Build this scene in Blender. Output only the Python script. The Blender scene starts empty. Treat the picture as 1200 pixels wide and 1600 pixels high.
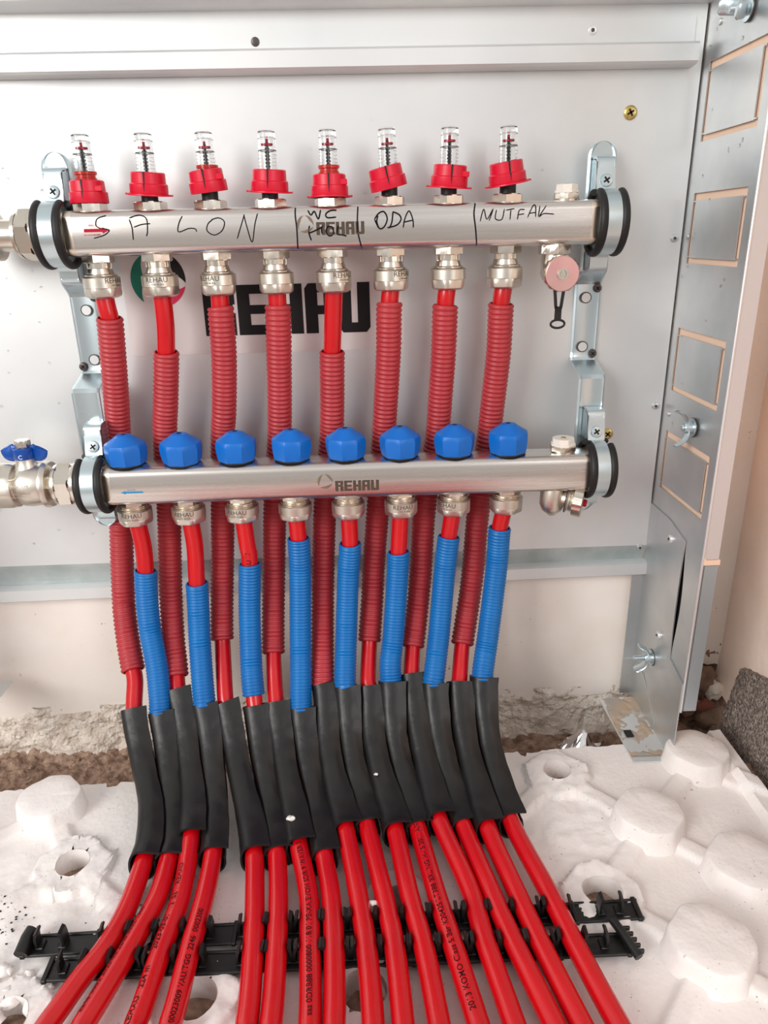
import bpy, math, random
from mathutils import Vector, Matrix, noise
random.seed(7)
SC = bpy.context.scene
COL = SC.collection
PI = math.pi
V = Vector

# ------------------------------------------------------------------ camera
cam_d = bpy.data.cameras.new('camera')
cam_d.sensor_fit = 'VERTICAL'
cam_d.sensor_height = 36.0
cam_d.lens = 1134.96 / 1600.0 * 36.0
cam_d.clip_start = 0.01
cam = bpy.data.objects.new('camera', cam_d)
COL.objects.link(cam)
SC.camera = cam
pch, yaw, rol = 0.36237, 0.025604, -0.023174
fw = V((math.sin(yaw) * math.cos(pch), math.cos(yaw) * math.cos(pch), -math.sin(pch)))
rt = V((math.cos(yaw), -math.sin(yaw), 0)); up = rt.cross(fw)
rt, up = math.cos(rol) * rt + math.sin(rol) * up, -math.sin(rol) * rt + math.cos(rol) * up
mw = Matrix((rt, up, -fw)).transposed().to_4x4()
mw.translation = V((0.22221, -0.66534, 0.50251))
cam.matrix_world = mw

# ------------------------------------------------------------------ light
world = bpy.data.worlds.new('world'); SC.world = world; world.use_nodes = True
wn = world.node_tree; wn.nodes.clear()
wo = wn.nodes.new('ShaderNodeOutputWorld'); wb = wn.nodes.new('ShaderNodeBackground')
tc = wn.nodes.new('ShaderNodeTexCoord'); sx = wn.nodes.new('ShaderNodeSeparateXYZ')
rp = wn.nodes.new('ShaderNodeValToRGB'); mr = wn.nodes.new('ShaderNodeMapRange')
wn.links.new(tc.outputs['Generated'], sx.inputs[0]); wn.links.new(sx.outputs['Z'], mr.inputs['Value'])
mr.inputs['From Min'].default_value = -1; mr.inputs['From Max'].default_value = 1
wn.links.new(mr.outputs[0], rp.inputs[0]); wn.links.new(rp.outputs[0], wb.inputs[0]); wn.links.new(wb.outputs[0], wo.inputs[0])
els = rp.color_ramp.elements
els[0].position = 0.0; els[0].color = (0.42, 0.38, 0.35, 1)
els[1].position = 1.0; els[1].color = (0.90, 0.88, 0.86, 1)
e = els.new(0.48); e.color = (0.60, 0.57, 0.54, 1)
e = els.new(0.60); e.color = (0.92, 0.92, 0.92, 1)
wb.inputs[1].default_value = 0.76

def area(name, loc, target, sx_, sy_, power, col):
    l = bpy.data.lights.new(name, 'AREA'); l.shape = 'RECTANGLE'; l.size = sx_; l.size_y = sy_
    l.energy = power; l.color = col
    o = bpy.data.objects.new(name, l); COL.objects.link(o); o.location = loc
    o.rotation_euler = (V(target) - V(loc)).to_track_quat('-Z', 'Y').to_euler()
    return o
area('window_light', (-1.75, -2.3, 1.45), (0.2, 0, 0.25), 1.3, 1.5, 64, (1.0, 0.985, 0.96))
area('right_fill_light', (1.7, -2.3, 1.2), (0.2, 0, 0.3), 0.9, 1.9, 20, (0.97, 0.98, 1.0))  # added fill lamp for metal contrast from the right, no known doorway

SC.view_settings.view_transform = 'Standard'
SC.view_settings.look = 'None'
SC.view_settings.gamma = 1
SC.view_settings.use_curve_mapping = False
SC.view_settings.exposure = 0.0

# ------------------------------------------------------------------ materials
def srgb(r, g, b):
    f = lambda c: (c / 255 / 12.92) if c / 255 <= 0.04045 else ((c / 255 + 0.055) / 1.055) ** 2.4
    return (f(r), f(g), f(b), 1)

def mat(name, col, rough=0.5, metal=0.0, col2=None, scale=8.0, detail=4, bump=0.0, bscale=60, mapping=(1, 1, 1),
        rvar=0.0, trans=0.0, ior=1.45, spec=None, sss=0.0, coat=0.0, ramp=(0.35, 0.65), aniso=None, bump_type='NOISE', bdist=0.001, alpha=None):
    m = bpy.data.materials.new(name); m.use_nodes = True
    nt = m.node_tree; b = nt.nodes['Principled BSDF']
    b.inputs['Base Color'].default_value = col
    b.inputs['Roughness'].default_value = rough
    b.inputs['Metallic'].default_value = metal
    if spec is not None: b.inputs['Specular IOR Level'].default_value = spec
    if trans: b.inputs['Transmission Weight'].default_value = trans; b.inputs['IOR'].default_value = ior
    if coat: b.inputs['Coat Weight'].default_value = coat; b.inputs['Coat Roughness'].default_value = 0.08
    if alpha is not None: b.inputs['Alpha'].default_value = alpha
    if sss: b.inputs['Subsurface Weight'].default_value = sss; b.inputs['Subsurface Radius'].default_value = (0.004, 0.004, 0.004); b.inputs['Subsurface Scale'].default_value = 1.0
    t = nt.nodes.new('ShaderNodeTexCoord'); mp = nt.nodes.new('ShaderNodeMapping')
    mp.inputs['Scale'].default_value = mapping
    nt.links.new(t.outputs['Object'], mp.inputs[0])
    if col2 or rvar:
        n = nt.nodes.new('ShaderNodeTexNoise'); n.inputs['Scale'].default_value = scale; n.inputs['Detail'].default_value = detail
        nt.links.new(mp.outputs[0], n.inputs['Vector'])
        if col2:
            r = nt.nodes.new('ShaderNodeValToRGB'); r.color_ramp.elements[0].position = ramp[0]; r.color_ramp.elements[1].position = ramp[1]
            r.color_ramp.elements[0].color = col; r.color_ramp.elements[1].color = col2
            nt.links.new(n.outputs[0], r.inputs[0]); nt.links.new(r.outputs[0], b.inputs['Base Color'])
        if rvar:
            q = nt.nodes.new('ShaderNodeMapRange'); q.inputs['To Min'].default_value = rough - rvar; q.inputs['To Max'].default_value = rough + rvar
            nt.links.new(n.outputs[0], q.inputs[0]); nt.links.new(q.outputs[0], b.inputs['Roughness'])
    if bump:
        if bump_type == 'VORONOI':
            n2 = nt.nodes.new('ShaderNodeTexVoronoi'); n2.inputs['Scale'].default_value = bscale
        else:
            n2 = nt.nodes.new('ShaderNodeTexNoise'); n2.inputs['Scale'].default_value = bscale; n2.inputs['Detail'].default_value = 5
        nt.links.new(mp.outputs[0], n2.inputs['Vector'])
        bp = nt.nodes.new('ShaderNodeBump'); bp.inputs['Strength'].default_value = bump; bp.inputs['Distance'].default_value = bdist
        nt.links.new(n2.outputs[0], bp.inputs['Height']); nt.links.new(bp.outputs[0], b.inputs['Normal'])
    return m

def speckle(m, col, scale, thresh, vec_scale=None):
    """dirt specks of one colour mixed into the base colour by a small-cell noise"""
    nt = m.node_tree; b = nt.nodes['Principled BSDF']
    mx = nt.nodes.new('ShaderNodeMix'); mx.data_type = 'RGBA'
    src = b.inputs['Base Color'].links[0].from_socket if b.inputs['Base Color'].links else None
    if src: nt.links.new(src, mx.inputs[6])
    else: mx.inputs[6].default_value = b.inputs['Base Color'].default_value
    mx.inputs[7].default_value = col
    t = nt.nodes.new('ShaderNodeTexCoord')
    n = nt.nodes.new('ShaderNodeTexNoise'); n.inputs['Scale'].default_value = scale; n.inputs['Detail'].default_value = 3
    nt.links.new(t.outputs['Object'], n.inputs['Vector'])
    r = nt.nodes.new('ShaderNodeValToRGB'); r.color_ramp.elements[0].position = thresh; r.color_ramp.elements[1].position = thresh + 0.03
    n3 = nt.nodes.new('ShaderNodeTexNoise'); n3.inputs['Scale'].default_value = scale / 14; nt.links.new(t.outputs['Object'], n3.inputs['Vector'])
    r3 = nt.nodes.new('ShaderNodeValToRGB'); r3.color_ramp.elements[0].position = 0.5; r3.color_ramp.elements[1].position = 0.62
    nt.links.new(n3.outputs[0], r3.inputs[0])
    mu = nt.nodes.new('ShaderNodeMath'); mu.operation = 'MULTIPLY'
    nt.links.new(n.outputs[0], r.inputs[0]); nt.links.new(r.outputs[0], mu.inputs[0]); nt.links.new(r3.outputs[0], mu.inputs[1])
    nt.links.new(mu.outputs[0], mx.inputs[0]); nt.links.new(mx.outputs[2], b.inputs['Base Color'])

M_galv = mat('galvanised_sheet', (0.79, 0.80, 0.795, 1), 0.47, 0.60, col2=(0.69, 0.705, 0.71, 1), scale=7, rvar=0.08, bump=0.05, bscale=30)
M_galv_side = mat('galvanised_side', (0.66, 0.67, 0.67, 1), 0.38, 0.82, col2=(0.54, 0.57, 0.58, 1), scale=14, rvar=0.08, bump=0.08, bscale=50)
M_galv_dark = mat('dark_zinc', (0.50, 0.55, 0.55, 1), 0.45, 0.5, col2=(0.36, 0.41, 0.40, 1), scale=26, bump=0.2, bscale=120)  # darker blue-green grey for the rolled lower edge of the back sheet
M_edge = mat('bright_sheet_edge', (0.86, 0.86, 0.86, 1), 0.35, 0.7)
M_zinc = mat('blue_zinc_plate', (0.66, 0.75, 0.78, 1), 0.30, 0.9, col2=(0.58, 0.69, 0.73, 1), scale=12, rvar=0.06)
M_steel = mat('brushed_stainless', (0.78, 0.74, 0.70, 1), 0.27, 1.0, col2=(0.66, 0.60, 0.56, 1), scale=30, mapping=(0.25, 6, 9), rvar=0.08)
M_weld = mat('heat_tinted_stainless', (0.84, 0.71, 0.58, 1), 0.34, 1.0, col2=(0.86, 0.76, 0.65, 1), scale=30, mapping=(3, 2, 6))
M_nick = mat('nickel_plated_brass', (0.80, 0.74, 0.66, 1), 0.24, 1.0, col2=(0.74, 0.67, 0.58, 1), scale=60, rvar=0.06)
M_nickm = mat('satin_nickel', (0.76, 0.71, 0.63, 1), 0.36, 1.0, col2=(0.70, 0.64, 0.56, 1), scale=80, bump=0.1, bscale=700, bdist=0.0003)
M_red = mat('red_pex_pipe', srgb(205, 8, 20), 0.24, 0, coat=0.2, col2=srgb(196, 6, 20), scale=20, bump=0.05, bscale=90)
M_redc = mat('dull_red_conduit', srgb(180, 54, 60), 0.40, 0, col2=srgb(168, 46, 54), scale=20)
M_bluec = mat('blue_conduit', srgb(0, 110, 182), 0.36, 0, col2=srgb(0, 100, 172), scale=20)
M_cap = mat('red_plastic', srgb(214, 14, 50), 0.35, 0, bump=0.05, bscale=300)
M_knob = mat('blue_plastic', srgb(0, 106, 198), 0.42, 0, bump=0.06, bscale=500)
M_hand = mat('blue_painted_handle', srgb(10, 74, 160), 0.3, 0.1)
M_blk = mat('black_rubber', srgb(20, 19, 19), 0.5, 0)
M_slv = mat('black_bend_guard', srgb(27, 25, 24), 0.40, 0, col2=srgb(14, 13, 13), scale=40, bump=0.3, bscale=160, rvar=0.10, spec=0.5)
M_clip = mat('black_moulded_plastic', srgb(17, 16, 16), 0.42, 0, col2=srgb(24, 23, 23), scale=60, bump=0.15, bscale=200)
M_glass = mat('clear_plastic', (0.97, 0.98, 0.98, 1), 0.04, 0, trans=1.0, ior=1.3)
M_redglass = mat('red_clear_plastic', srgb(236, 70, 60), 0.12, 0, trans=0.6, ior=1.35)
M_scale = mat('scale_print', srgb(150, 148, 146), 0.6)
M_redprint = mat('red_print', srgb(180, 24, 48), 0.7, spec=0.2)
M_blueprint = mat('blue_print', srgb(40, 140, 190), 0.5)
M_ink = mat('black_marker', srgb(26, 22, 26), 0.8, spec=0.1)
M_brown = mat('etched_logo', srgb(124, 106, 88), 0.6, 0.0, spec=0.2)
M_etch = mat('etched_letters', srgb(84, 72, 62), 0.7, 0.0, spec=0.2)
M_wire = mat('pipe_print', srgb(56, 10, 12), 0.6, spec=0.2)
M_white = mat('white_plastic', srgb(238, 232, 222), 0.4)
M_copper = mat('pinkish_disc', (0.80, 0.42, 0.40, 1), 0.33, 0.9, col2=(0.86, 0.56, 0.52, 1), scale=30)
M_brass = mat('yellow_zinc_screw', srgb(206, 180, 110), 0.3, 0.9)
M_scr = mat('dark_screw', srgb(92, 84, 82), 0.4, 0.7)
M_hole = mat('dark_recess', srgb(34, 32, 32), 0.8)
M_sticker = mat('sticker_paper', srgb(226, 219, 217), 0.5, 0, col2=srgb(220, 212, 210), scale=12)
M_green = mat('sticker_green', srgb(0, 120, 96), 0.45)
M_sblk = mat('sticker_black', srgb(24, 20, 22), 0.6, spec=0.3)
M_crim = mat('sticker_crimson', srgb(214, 20, 76), 0.45)
M_plaster = mat('cream_plaster', srgb(247, 238, 230), 0.85, 0, col2=srgb(241, 230, 220), scale=14, bump=0.35, bscale=60)
speckle(M_plaster, srgb(190, 160, 135), 160, 0.70)
M_plaster_r = mat('beige_plaster', srgb(252, 232, 218), 0.9, 0, col2=srgb(244, 222, 206), scale=18, bump=0.6, bscale=90)
M_peach = mat('peach_board', srgb(240, 208, 184), 0.85, 0)
M_conc = mat('rough_concrete', srgb(244, 234, 222), 0.95, 0, col2=srgb(208, 192, 176), scale=55, detail=10, bump=1.0, bscale=220, ramp=(0.4, 0.7), bdist=0.004)
M_dirt = mat('rubbly_dirt', srgb(190, 162, 142), 0.95, 0, col2=srgb(130, 104, 88), scale=90, detail=8, bump=1.0, bscale=180, bdist=0.004)
M_stone = mat('broken_masonry', srgb(156, 128, 108), 0.95, 0, col2=srgb(122, 96, 80), scale=50, detail=6, bump=0.8, bscale=200, bdist=0.003)
M_brick = mat('broken_brick', srgb(136, 78, 64), 0.95, 0, col2=srgb(112, 64, 54), scale=50, bump=0.8, bscale=200)
M_eps = mat('white_polystyrene', srgb(246, 240, 237), 0.62, 0, col2=srgb(240, 233, 229), scale=10, bump=0.35, bscale=260, bump_type='VORONOI', bdist=0.0006)
speckle(M_eps, srgb(128, 104, 84), 420, 0.68)
M_board = mat('grey_granular_board', srgb(172, 158, 148), 0.9, 0, col2=srgb(108, 97, 92), scale=320, detail=8, bump=1.0, bscale=420, bump_type='VORONOI', bdist=0.0018, ramp=(0.38, 0.62))
M_foil = mat('crumpled_foil', (0.86, 0.86, 0.87, 1), 0.16, 1.0)
M_drop = mat('water', (1, 1, 1, 1), 0.02, 0, trans=1.0, ior=1.33)
M_crumb = mat('foam_crumb', srgb(244, 240, 236), 0.7)
M_wood = mat('cork_stub', srgb(190, 160, 130), 0.8, 0, col2=srgb(170, 138, 108), scale=60)
M_dust = mat('dirt_film', srgb(196, 168, 138), 0.9, 0.0, col2=srgb(170, 164, 158), scale=40, bump=0.3, bscale=150)
M_logoA = M_etch

# ------------------------------------------------------------------ mesh helpers
class MB:
    def __init__(s): s.v = []; s.f = []; s.T = Matrix.Identity(4)
    def add(s, vs, fs):
        n = len(s.v); T = s.T
        s.v += [T @ V(p) for p in vs]
        s.f += [tuple(i + n for i in f) for f in fs]
        return s
    def box(s, x0, x1, y0, y1, z0, z1, b=0.0):
        x0, x1 = min(x0, x1), max(x0, x1); y0, y1 = min(y0, y1), max(y0, y1); z0, z1 = min(z0, z1), max(z0, z1)
        if b <= 0:
            vs = [(x, y, z) for x in (x0, x1) for y in (y0, y1) for z in (z0, z1)]
            return s.add(vs, [(0, 1, 3, 2), (4, 6, 7, 5), (0, 4, 5, 1), (2, 3, 7, 6), (0, 2, 6, 4), (1, 5, 7, 3)])
        vs = []; idx = {}
        for ix, (x, sx) in enumerate(((x0, 1), (x1, -1))):
            for iy, (y, sy) in enumerate(((y0, 1), (y1, -1))):
                for iz, (z, sz) in enumerate(((z0, 1), (z1, -1))):
                    idx[ix, iy, iz, 0] = len(vs); vs.append((x, y + sy * b, z + sz * b))
                    idx[ix, iy, iz, 1] = len(vs); vs.append((x + sx * b, y, z + sz * b))
                    idx[ix, iy, iz, 2] = len(vs); vs.append((x + sx * b, y + sy * b, z))
        g = lambda *a: idx[a]
        fs = []
        for i in (0, 1):
            q = [g(i, 0, 0, 0), g(i, 1, 0, 0), g(i, 1, 1, 0), g(i, 0, 1, 0)]; fs.append(q if i else q[::-1])
            q = [g(0, i, 0, 1), g(1, i, 0, 1), g(1, i, 1, 1), g(0, i, 1, 1)]; fs.append(q[::-1] if i else q)
            q = [g(0, 0, i, 2), g(1, 0, i, 2), g(1, 1, i, 2), g(0, 1, i, 2)]; fs.append(q if i else q[::-1])
        for a in (0, 1):
            for c in (0, 1):
                fs.append((g(a, c, 0, 0), g(a, c, 1, 0), g(a, c, 1, 1), g(a, c, 0, 1)))
                fs.append((g(a, 0, c, 0), g(a, 1, c, 0), g(a, 1, c, 2), g(a, 0, c, 2)))
                fs.append((g(0, a, c, 1), g(1, a, c, 1), g(1, a, c, 2), g(0, a, c, 2)))
                for d in (0, 1): fs.append((g(a, c, d, 0), g(a, c, d, 1), g(a, c, d, 2)))
        return s.add(vs, fs)
    def lathe(s, prof, n=32, rf=None, cap0=True, cap1=True):
        """prof: (radius, z) pairs about local Z; rf(angle, k) scales a radius"""
        vs = []; fs = []
        for k, (r, z) in enumerate(prof):
            for i in range(n):
                a = 2 * PI * i / n; q = r * (rf(a, k) if rf else 1)
                vs.append((q * math.cos(a), q * math.sin(a), z))
        for k in range(len(prof) - 1):
            for i in range(n):
                j = (i + 1) % n
                fs.append((k * n + i, k * n + j, (k + 1) * n + j, (k + 1) * n + i))
        if cap0: fs.append(tuple(range(n))[::-1])
        if cap1: fs.append(tuple((len(prof) - 1) * n + i for i in range(n)))
        return s.add(vs, fs)
    def ngon_prism(s, sides, r, z0, z1, ch=0.0, rot=0.0):
        """hex-type nut with chamfered corners at both ends; r = across-flats radius"""
        R_ = r / math.cos(PI / sides); nn = sides * 6
        def pol(a):
            q = (a - rot) % (2 * PI / sides) - PI / sides
            return r / math.cos(q)
        vs = []; fs = []
        rows = [(z0, r * 1.0, True), (z0 + ch, None, False), (z1 - ch, None, False), (z1, r * 1.0, True)] if ch else [(z0, None, False), (z1, None, False)]
        for z, cr, c in rows:
            for i in range(nn):
                a = 2 * PI * i / nn + rot; q = pol(a)
                if c: q = min(q, cr)
                vs.append((q * math.cos(a), q * math.sin(a), z))
        for k in range(len(rows) - 1):
            for i in range(nn):
                j = (i + 1) % nn; fs.append((k * nn + i, k * nn + j, (k + 1) * nn + j, (k + 1) * nn + i))
        fs.append(tuple(range(nn))[::-1]); fs.append(tuple((len(rows) - 1) * nn + i for i in range(nn)))
        return s.add(vs, fs)
    def sweep(s, path, sec, closed=True, caps=True, scale=None, updir=None):
        """sec: (u, w) points; u along side vector, w along the frame's second vector"""
        fr = frames(path, updir); m = len(sec); vs = []; fs = []
        for k, (p, t, a, b) in enumerate(fr):
            q = scale(k) if scale else 1
            for (u, w) in sec: vs.append(p + a * (u * q) + b * (w * q))
        mm = m if closed else m - 1
        for k in range(len(fr) - 1):
            for i in range(mm):
                j = (i + 1) % m; fs.append((k * m + i, k * m + j, (k + 1) * m + j, (k + 1) * m + i))
        if caps and closed:
            fs.append(tuple(range(m))[::-1]); fs.append(tuple((len(fr) - 1) * m + i for i in range(m)))
        return s.add(vs, fs)
    def tube(s, path, r, n=12, caps=True, updir=None):
        return s.sweep(path, circ(r, n), True, caps, None, updir)
    def poly(s, pts, thick_vec):
        """flat polygon extruded by thick_vec"""
        n = len(pts); t = V(thick_vec)
        vs = [V(p) for p in pts] + [V(p) + t for p in pts]
        fs = [tuple(range(n))[::-1], tuple(range(n, 2 * n))] + [(i, (i + 1) % n, (i + 1) % n + n, i + n) for i in range(n)]
        return s.add(vs, fs)

def circ(r, n): return [(r * math.cos(2 * PI * i / n), r * math.sin(2 * PI * i / n)) for i in range(n)]
def cat(pts, per=8):
    P = [V(p) for p in pts]; out = []
    for i in range(len(P) - 1):
        p0, p1, p2, p3 = P[max(i - 1, 0)], P[i], P[i + 1], P[min(i + 2, len(P) - 1)]
        for k in range(per):
            t = k / per
            out.append(0.5 * ((2 * p1) + (p2 - p0) * t + (2 * p0 - 5 * p1 + 4 * p2 - p3) * t * t + (3 * p1 - p0 - 3 * p2 + p3) * t ** 3))
    out.append(P[-1]); return out
def resample(path, step):
    """even steps along a polyline"""
    L = [0]
    for a, b in zip(path, path[1:]): L.append(L[-1] + (b - a).length)
    n = max(2, int(round(L[-1] / step)) + 1); out = []; j = 0
    for k in range(n):
        d = L[-1] * k / (n - 1)
        while j < len(L) - 2 and L[j + 1] < d: j += 1
        t = (d - L[j]) / max(1e-9, L[j + 1] - L[j]); out.append(path[j].lerp(path[j + 1], min(1, max(0, t))))
    return out
def frames(path, updir=None):
    out = []; n = len(path); up_ = V(updir) if updir else None; prev = None
    for k, p in enumerate(path):
        t = (path[min(k + 1, n - 1)] - path[max(k - 1, 0)]).normalized()
        if up_ is not None: a = t.cross(up_).normalized()
        else:
            if prev is None: prev = V((1, 0, 0)) if abs(t.x) < 0.9 else V((0, 1, 0))
            a = (prev - t * prev.dot(t)).normalized(); prev = a
        b = t.cross(a).normalized(); out.append((p, t, a, b))
    return out

def wloc(o):
    l = V((0, 0, 0))
    while o: l = l + o.location; o = o.parent
    return l
def obj(name, mb, m, parent=None, loc=None, smooth=True, ang=35, label=None, kind=None, fix=False, extra=()):
    """link one mesh object; mb holds world coordinates; extra: (mb, material) pairs joined with their own material"""
    vs = list(mb.v); fcs = list(mb.f); mi = [0] * len(fcs)
    for k, (m2, mm2) in enumerate(extra):
        n0 = len(vs); vs += m2.v; fcs += [tuple(i + n0 for i in f) for f in m2.f]; mi += [k + 1] * len(m2.f)
    if parent is not None: base = wloc(parent); o_loc = V((0, 0, 0))
    else:
        if loc is None:
            xs = [v.x for v in vs]; ys = [v.y for v in vs]; zs = [v.z for v in vs]
            loc = ((min(xs) + max(xs)) / 2, (min(ys) + max(ys)) / 2, min(zs))
        base = V(loc); o_loc = V(loc)
    me = bpy.data.meshes.new(name)
    me.from_pydata([tuple(v - base) for v in vs], [], fcs); me.update()
    import bmesh
    if fix:
        bm = bmesh.new(); bm.from_mesh(me); bmesh.ops.recalc_face_normals(bm, faces=bm.faces); bm.to_mesh(me); bm.free()
    if smooth:
        me.shade_smooth(); me.set_sharp_from_angle(angle=math.radians(ang))
    me.materials.append(m)
    for m2, mm2 in extra: me.materials.append(mm2)
    if extra: me.polygons.foreach_set('material_index', mi)
    o = bpy.data.objects.new(name, me); COL.objects.link(o); o.location = o_loc
    if parent is not None: o.parent = parent
    if label: o['label'] = label
    if kind: o['kind'] = kind
    return o
def tag(o, label, catg, group=None, kind=None):
    o['label'] = label; o['category'] = catg
    if group: o['group'] = group
    if kind: o['kind'] = kind
    return o
def thing(name, label, catg, loc=(0, 0, 0), group=None):
    o = bpy.data.objects.new(name, None); COL.objects.link(o); o.location = loc; o.empty_display_size = 0.01
    return tag(o, label, catg, group)
def struct(name, mb, m, **k):
    o = obj(name, mb, m, **k); o['kind'] = 'structure'; return o
def at(loc, z=None, tilt=(0, 0, 0)):
    from mathutils import Euler
    return Matrix.Translation(V(loc)) @ Euler(tilt).to_matrix().to_4x4()
AXX = Matrix.Rotation(PI / 2, 4, 'Y')      # local Z -> world X
AXY = Matrix.Rotation(PI / 2, 4, 'X')      # local Z -> world -Y

_tc = {}
def text_pts(s, size, bold=0.0):
    key = (s, size, bold)
    if key in _tc: return _tc[key]
    cu = bpy.data.curves.new('tmp_text', 'FONT'); cu.body = s; cu.size = size; cu.resolution_u = 2; cu.offset = bold
    o = bpy.data.objects.new('tmp_text', cu); COL.objects.link(o)
    dg = bpy.context.evaluated_depsgraph_get(); me = o.evaluated_get(dg).to_mesh()
    vs = [(v.co.x, v.co.y) for v in me.vertices]; fs = [tuple(p.vertices) for p in me.polygons]
    o.evaluated_get(dg).to_mesh_clear(); bpy.data.objects.remove(o); bpy.data.curves.remove(cu)
    _tc[key] = (vs, fs); return vs, fs
def ribbon(mb, pts, w, f, closed=False):
    """flat stroke through 2D pts, mapped by f(x, y) -> 3D"""
    P = [V((p[0], p[1], 0)) for p in pts]; P = cat(P, 5) if len(P) > 2 else [P[0].lerp(P[-1], k / 6) for k in range(7)]
    vs = []; fs = []; n = len(P)
    for k, p in enumerate(P):
        t = (P[min(k + 1, n - 1)] - P[max(k - 1, 0)]).normalized(); nr = V((-t.y, t.x, 0))
        ww = w * (0.55 if k in (0, n - 1) else 1) / 2
        vs.append(f(p.x + nr.x * ww, p.y + nr.y * ww)); vs.append(f(p.x - nr.x * ww, p.y - nr.y * ww))
    for k in range(n - 1): fs.append((2 * k, 2 * k + 1, 2 * k + 3, 2 * k + 2))
    mb.add(vs, fs)

# block letters of the logo, unit height 1, drawn as strips of quads
def letters(mb, f, x0, y0, h, w, gap, st=0.36):
    """R E H A U in heavy blocks with narrow counters; f maps 2D -> 3D"""
    def rect(a, b, c, d):
        nx = 4
        vs = []; fs = []
        for i in range(nx + 1):
            x = a + (b - a) * i / nx
            vs += [f(x0 + x, y0 + c * h), f(x0 + x, y0 + d * h)]
        for i in range(nx): fs.append((2 * i, 2 * i + 2, 2 * i + 3, 2 * i + 1))
        mb.add(vs, fs)
    def fan(pts):
        mb.add([f(x0 + p[0], y0 + p[1] * h) for p in pts], [tuple(range(len(pts)))])
    s = w * st; x = 0
    # R
    rect(x, x + s, 0, 1); rect(x + s, x + w * 0.86, 0.82, 1); fan([(x + w * .86, .82), (x + w, .82), (x + w, .92), (x + w * .94, 1), (x + w * .86, 1)])
    rect(x + w - s, x + w, 0.62, 0.82); rect(x + s, x + w * 0.93, 0.45, 0.62); rect(x + w - s, x + w, 0, 0.45)
    x += w + gap
    # E
    rect(x, x + s, 0, 1); rect(x + s, x + w, 0.82, 1); rect(x + s, x + w * 0.92, 0.42, 0.60); rect(x + s, x + w, 0, 0.2)
    x += w + gap
    # H
    rect(x, x + s, 0, 1); rect(x + s, x + w - s, 0.40, 0.60); rect(x + w - s, x + w, 0, 1)
    x += w + gap
    # A
    rect(x, x + s, 0, 0.9); fan([(x, .9), (x + s, .9), (x + s, 1), (x + w * .12, 1)]); rect(x + s, x + w - s, 0.82, 1); rect(x + s, x + w - s, 0.38, 0.56); rect(x + w - s, x + w, 0, 1)
    x += w + gap
    # U
    rect(x, x + s, 0.1, 1); fan([(x, .1), (x + w * .12, 0), (x + s, 0), (x + s, .1)]); rect(x + s, x + w - s, 0, 0.2)
    rect(x + w - s, x + w, 0.1, 1); fan([(x + w - s, .1), (x + w - s, 0), (x + w * .88, 0), (x + w, .1)])
def crescent(mb, f, cx, cy, R, t, a0, a1, n=18):
    vs = []; fs = []
    for k in range(n + 1):
        u = k / n; a = math.radians(a0 + (a1 - a0) * u); q = R - t * math.sin(PI * u)
        vs += [f(cx + R * math.cos(a), cy + R * math.sin(a)), f(cx + q * math.cos(a), cy + q * math.sin(a))]
    for k in range(n): fs.append((2 * k, 2 * k + 1, 2 * k + 3, 2 * k + 2))
    mb.add(vs, fs)
def cross_recess(mb, r):
    """a raised cross mark used in screw heads, local XY plane, slightly above z=0"""
    mb.box(-r, r, -r * .26, r * .26, -0.0006, 0.00012); mb.box(-r * .26, r * .26, -r, r, -0.0006, 0.00012)
def screw(parent, pos, r, m, T, label=None, dome=0.35, name='screw', slot='cross', rot=0.5):
    """pan-head screw: domed head with a dark recess, local Z = outward"""
    mb = MB(); mb.T = Matrix.Translation(V(pos)) @ T
    h = r * dome
    mb.lathe([(r, -0.0006), (r, h * .35), (r * .86, h * .8), (r * .5, h), (0.0002, h * 1.02)], 24)
    c = MB(); c.T = mb.T @ Matrix.Translation(V((0, 0, h))) @ Matrix.Rotation(rot, 4, 'Z')
    if slot == 'cross': cross_recess(c, r * .55)
    elif slot == 'rivet': c.lathe([(r * .42, -.0004), (r * .42, .00012)], 14)
    return obj(name, mb, m, parent, label=label, extra=[(c, M_hole if slot == 'cross' else M_scr)])
FRONT = AXY                                     # local Z -> towards the camera side (-Y)
LEFTW = Matrix.Rotation(-PI / 2, 4, 'Y')        # local Z -> -X
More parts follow.
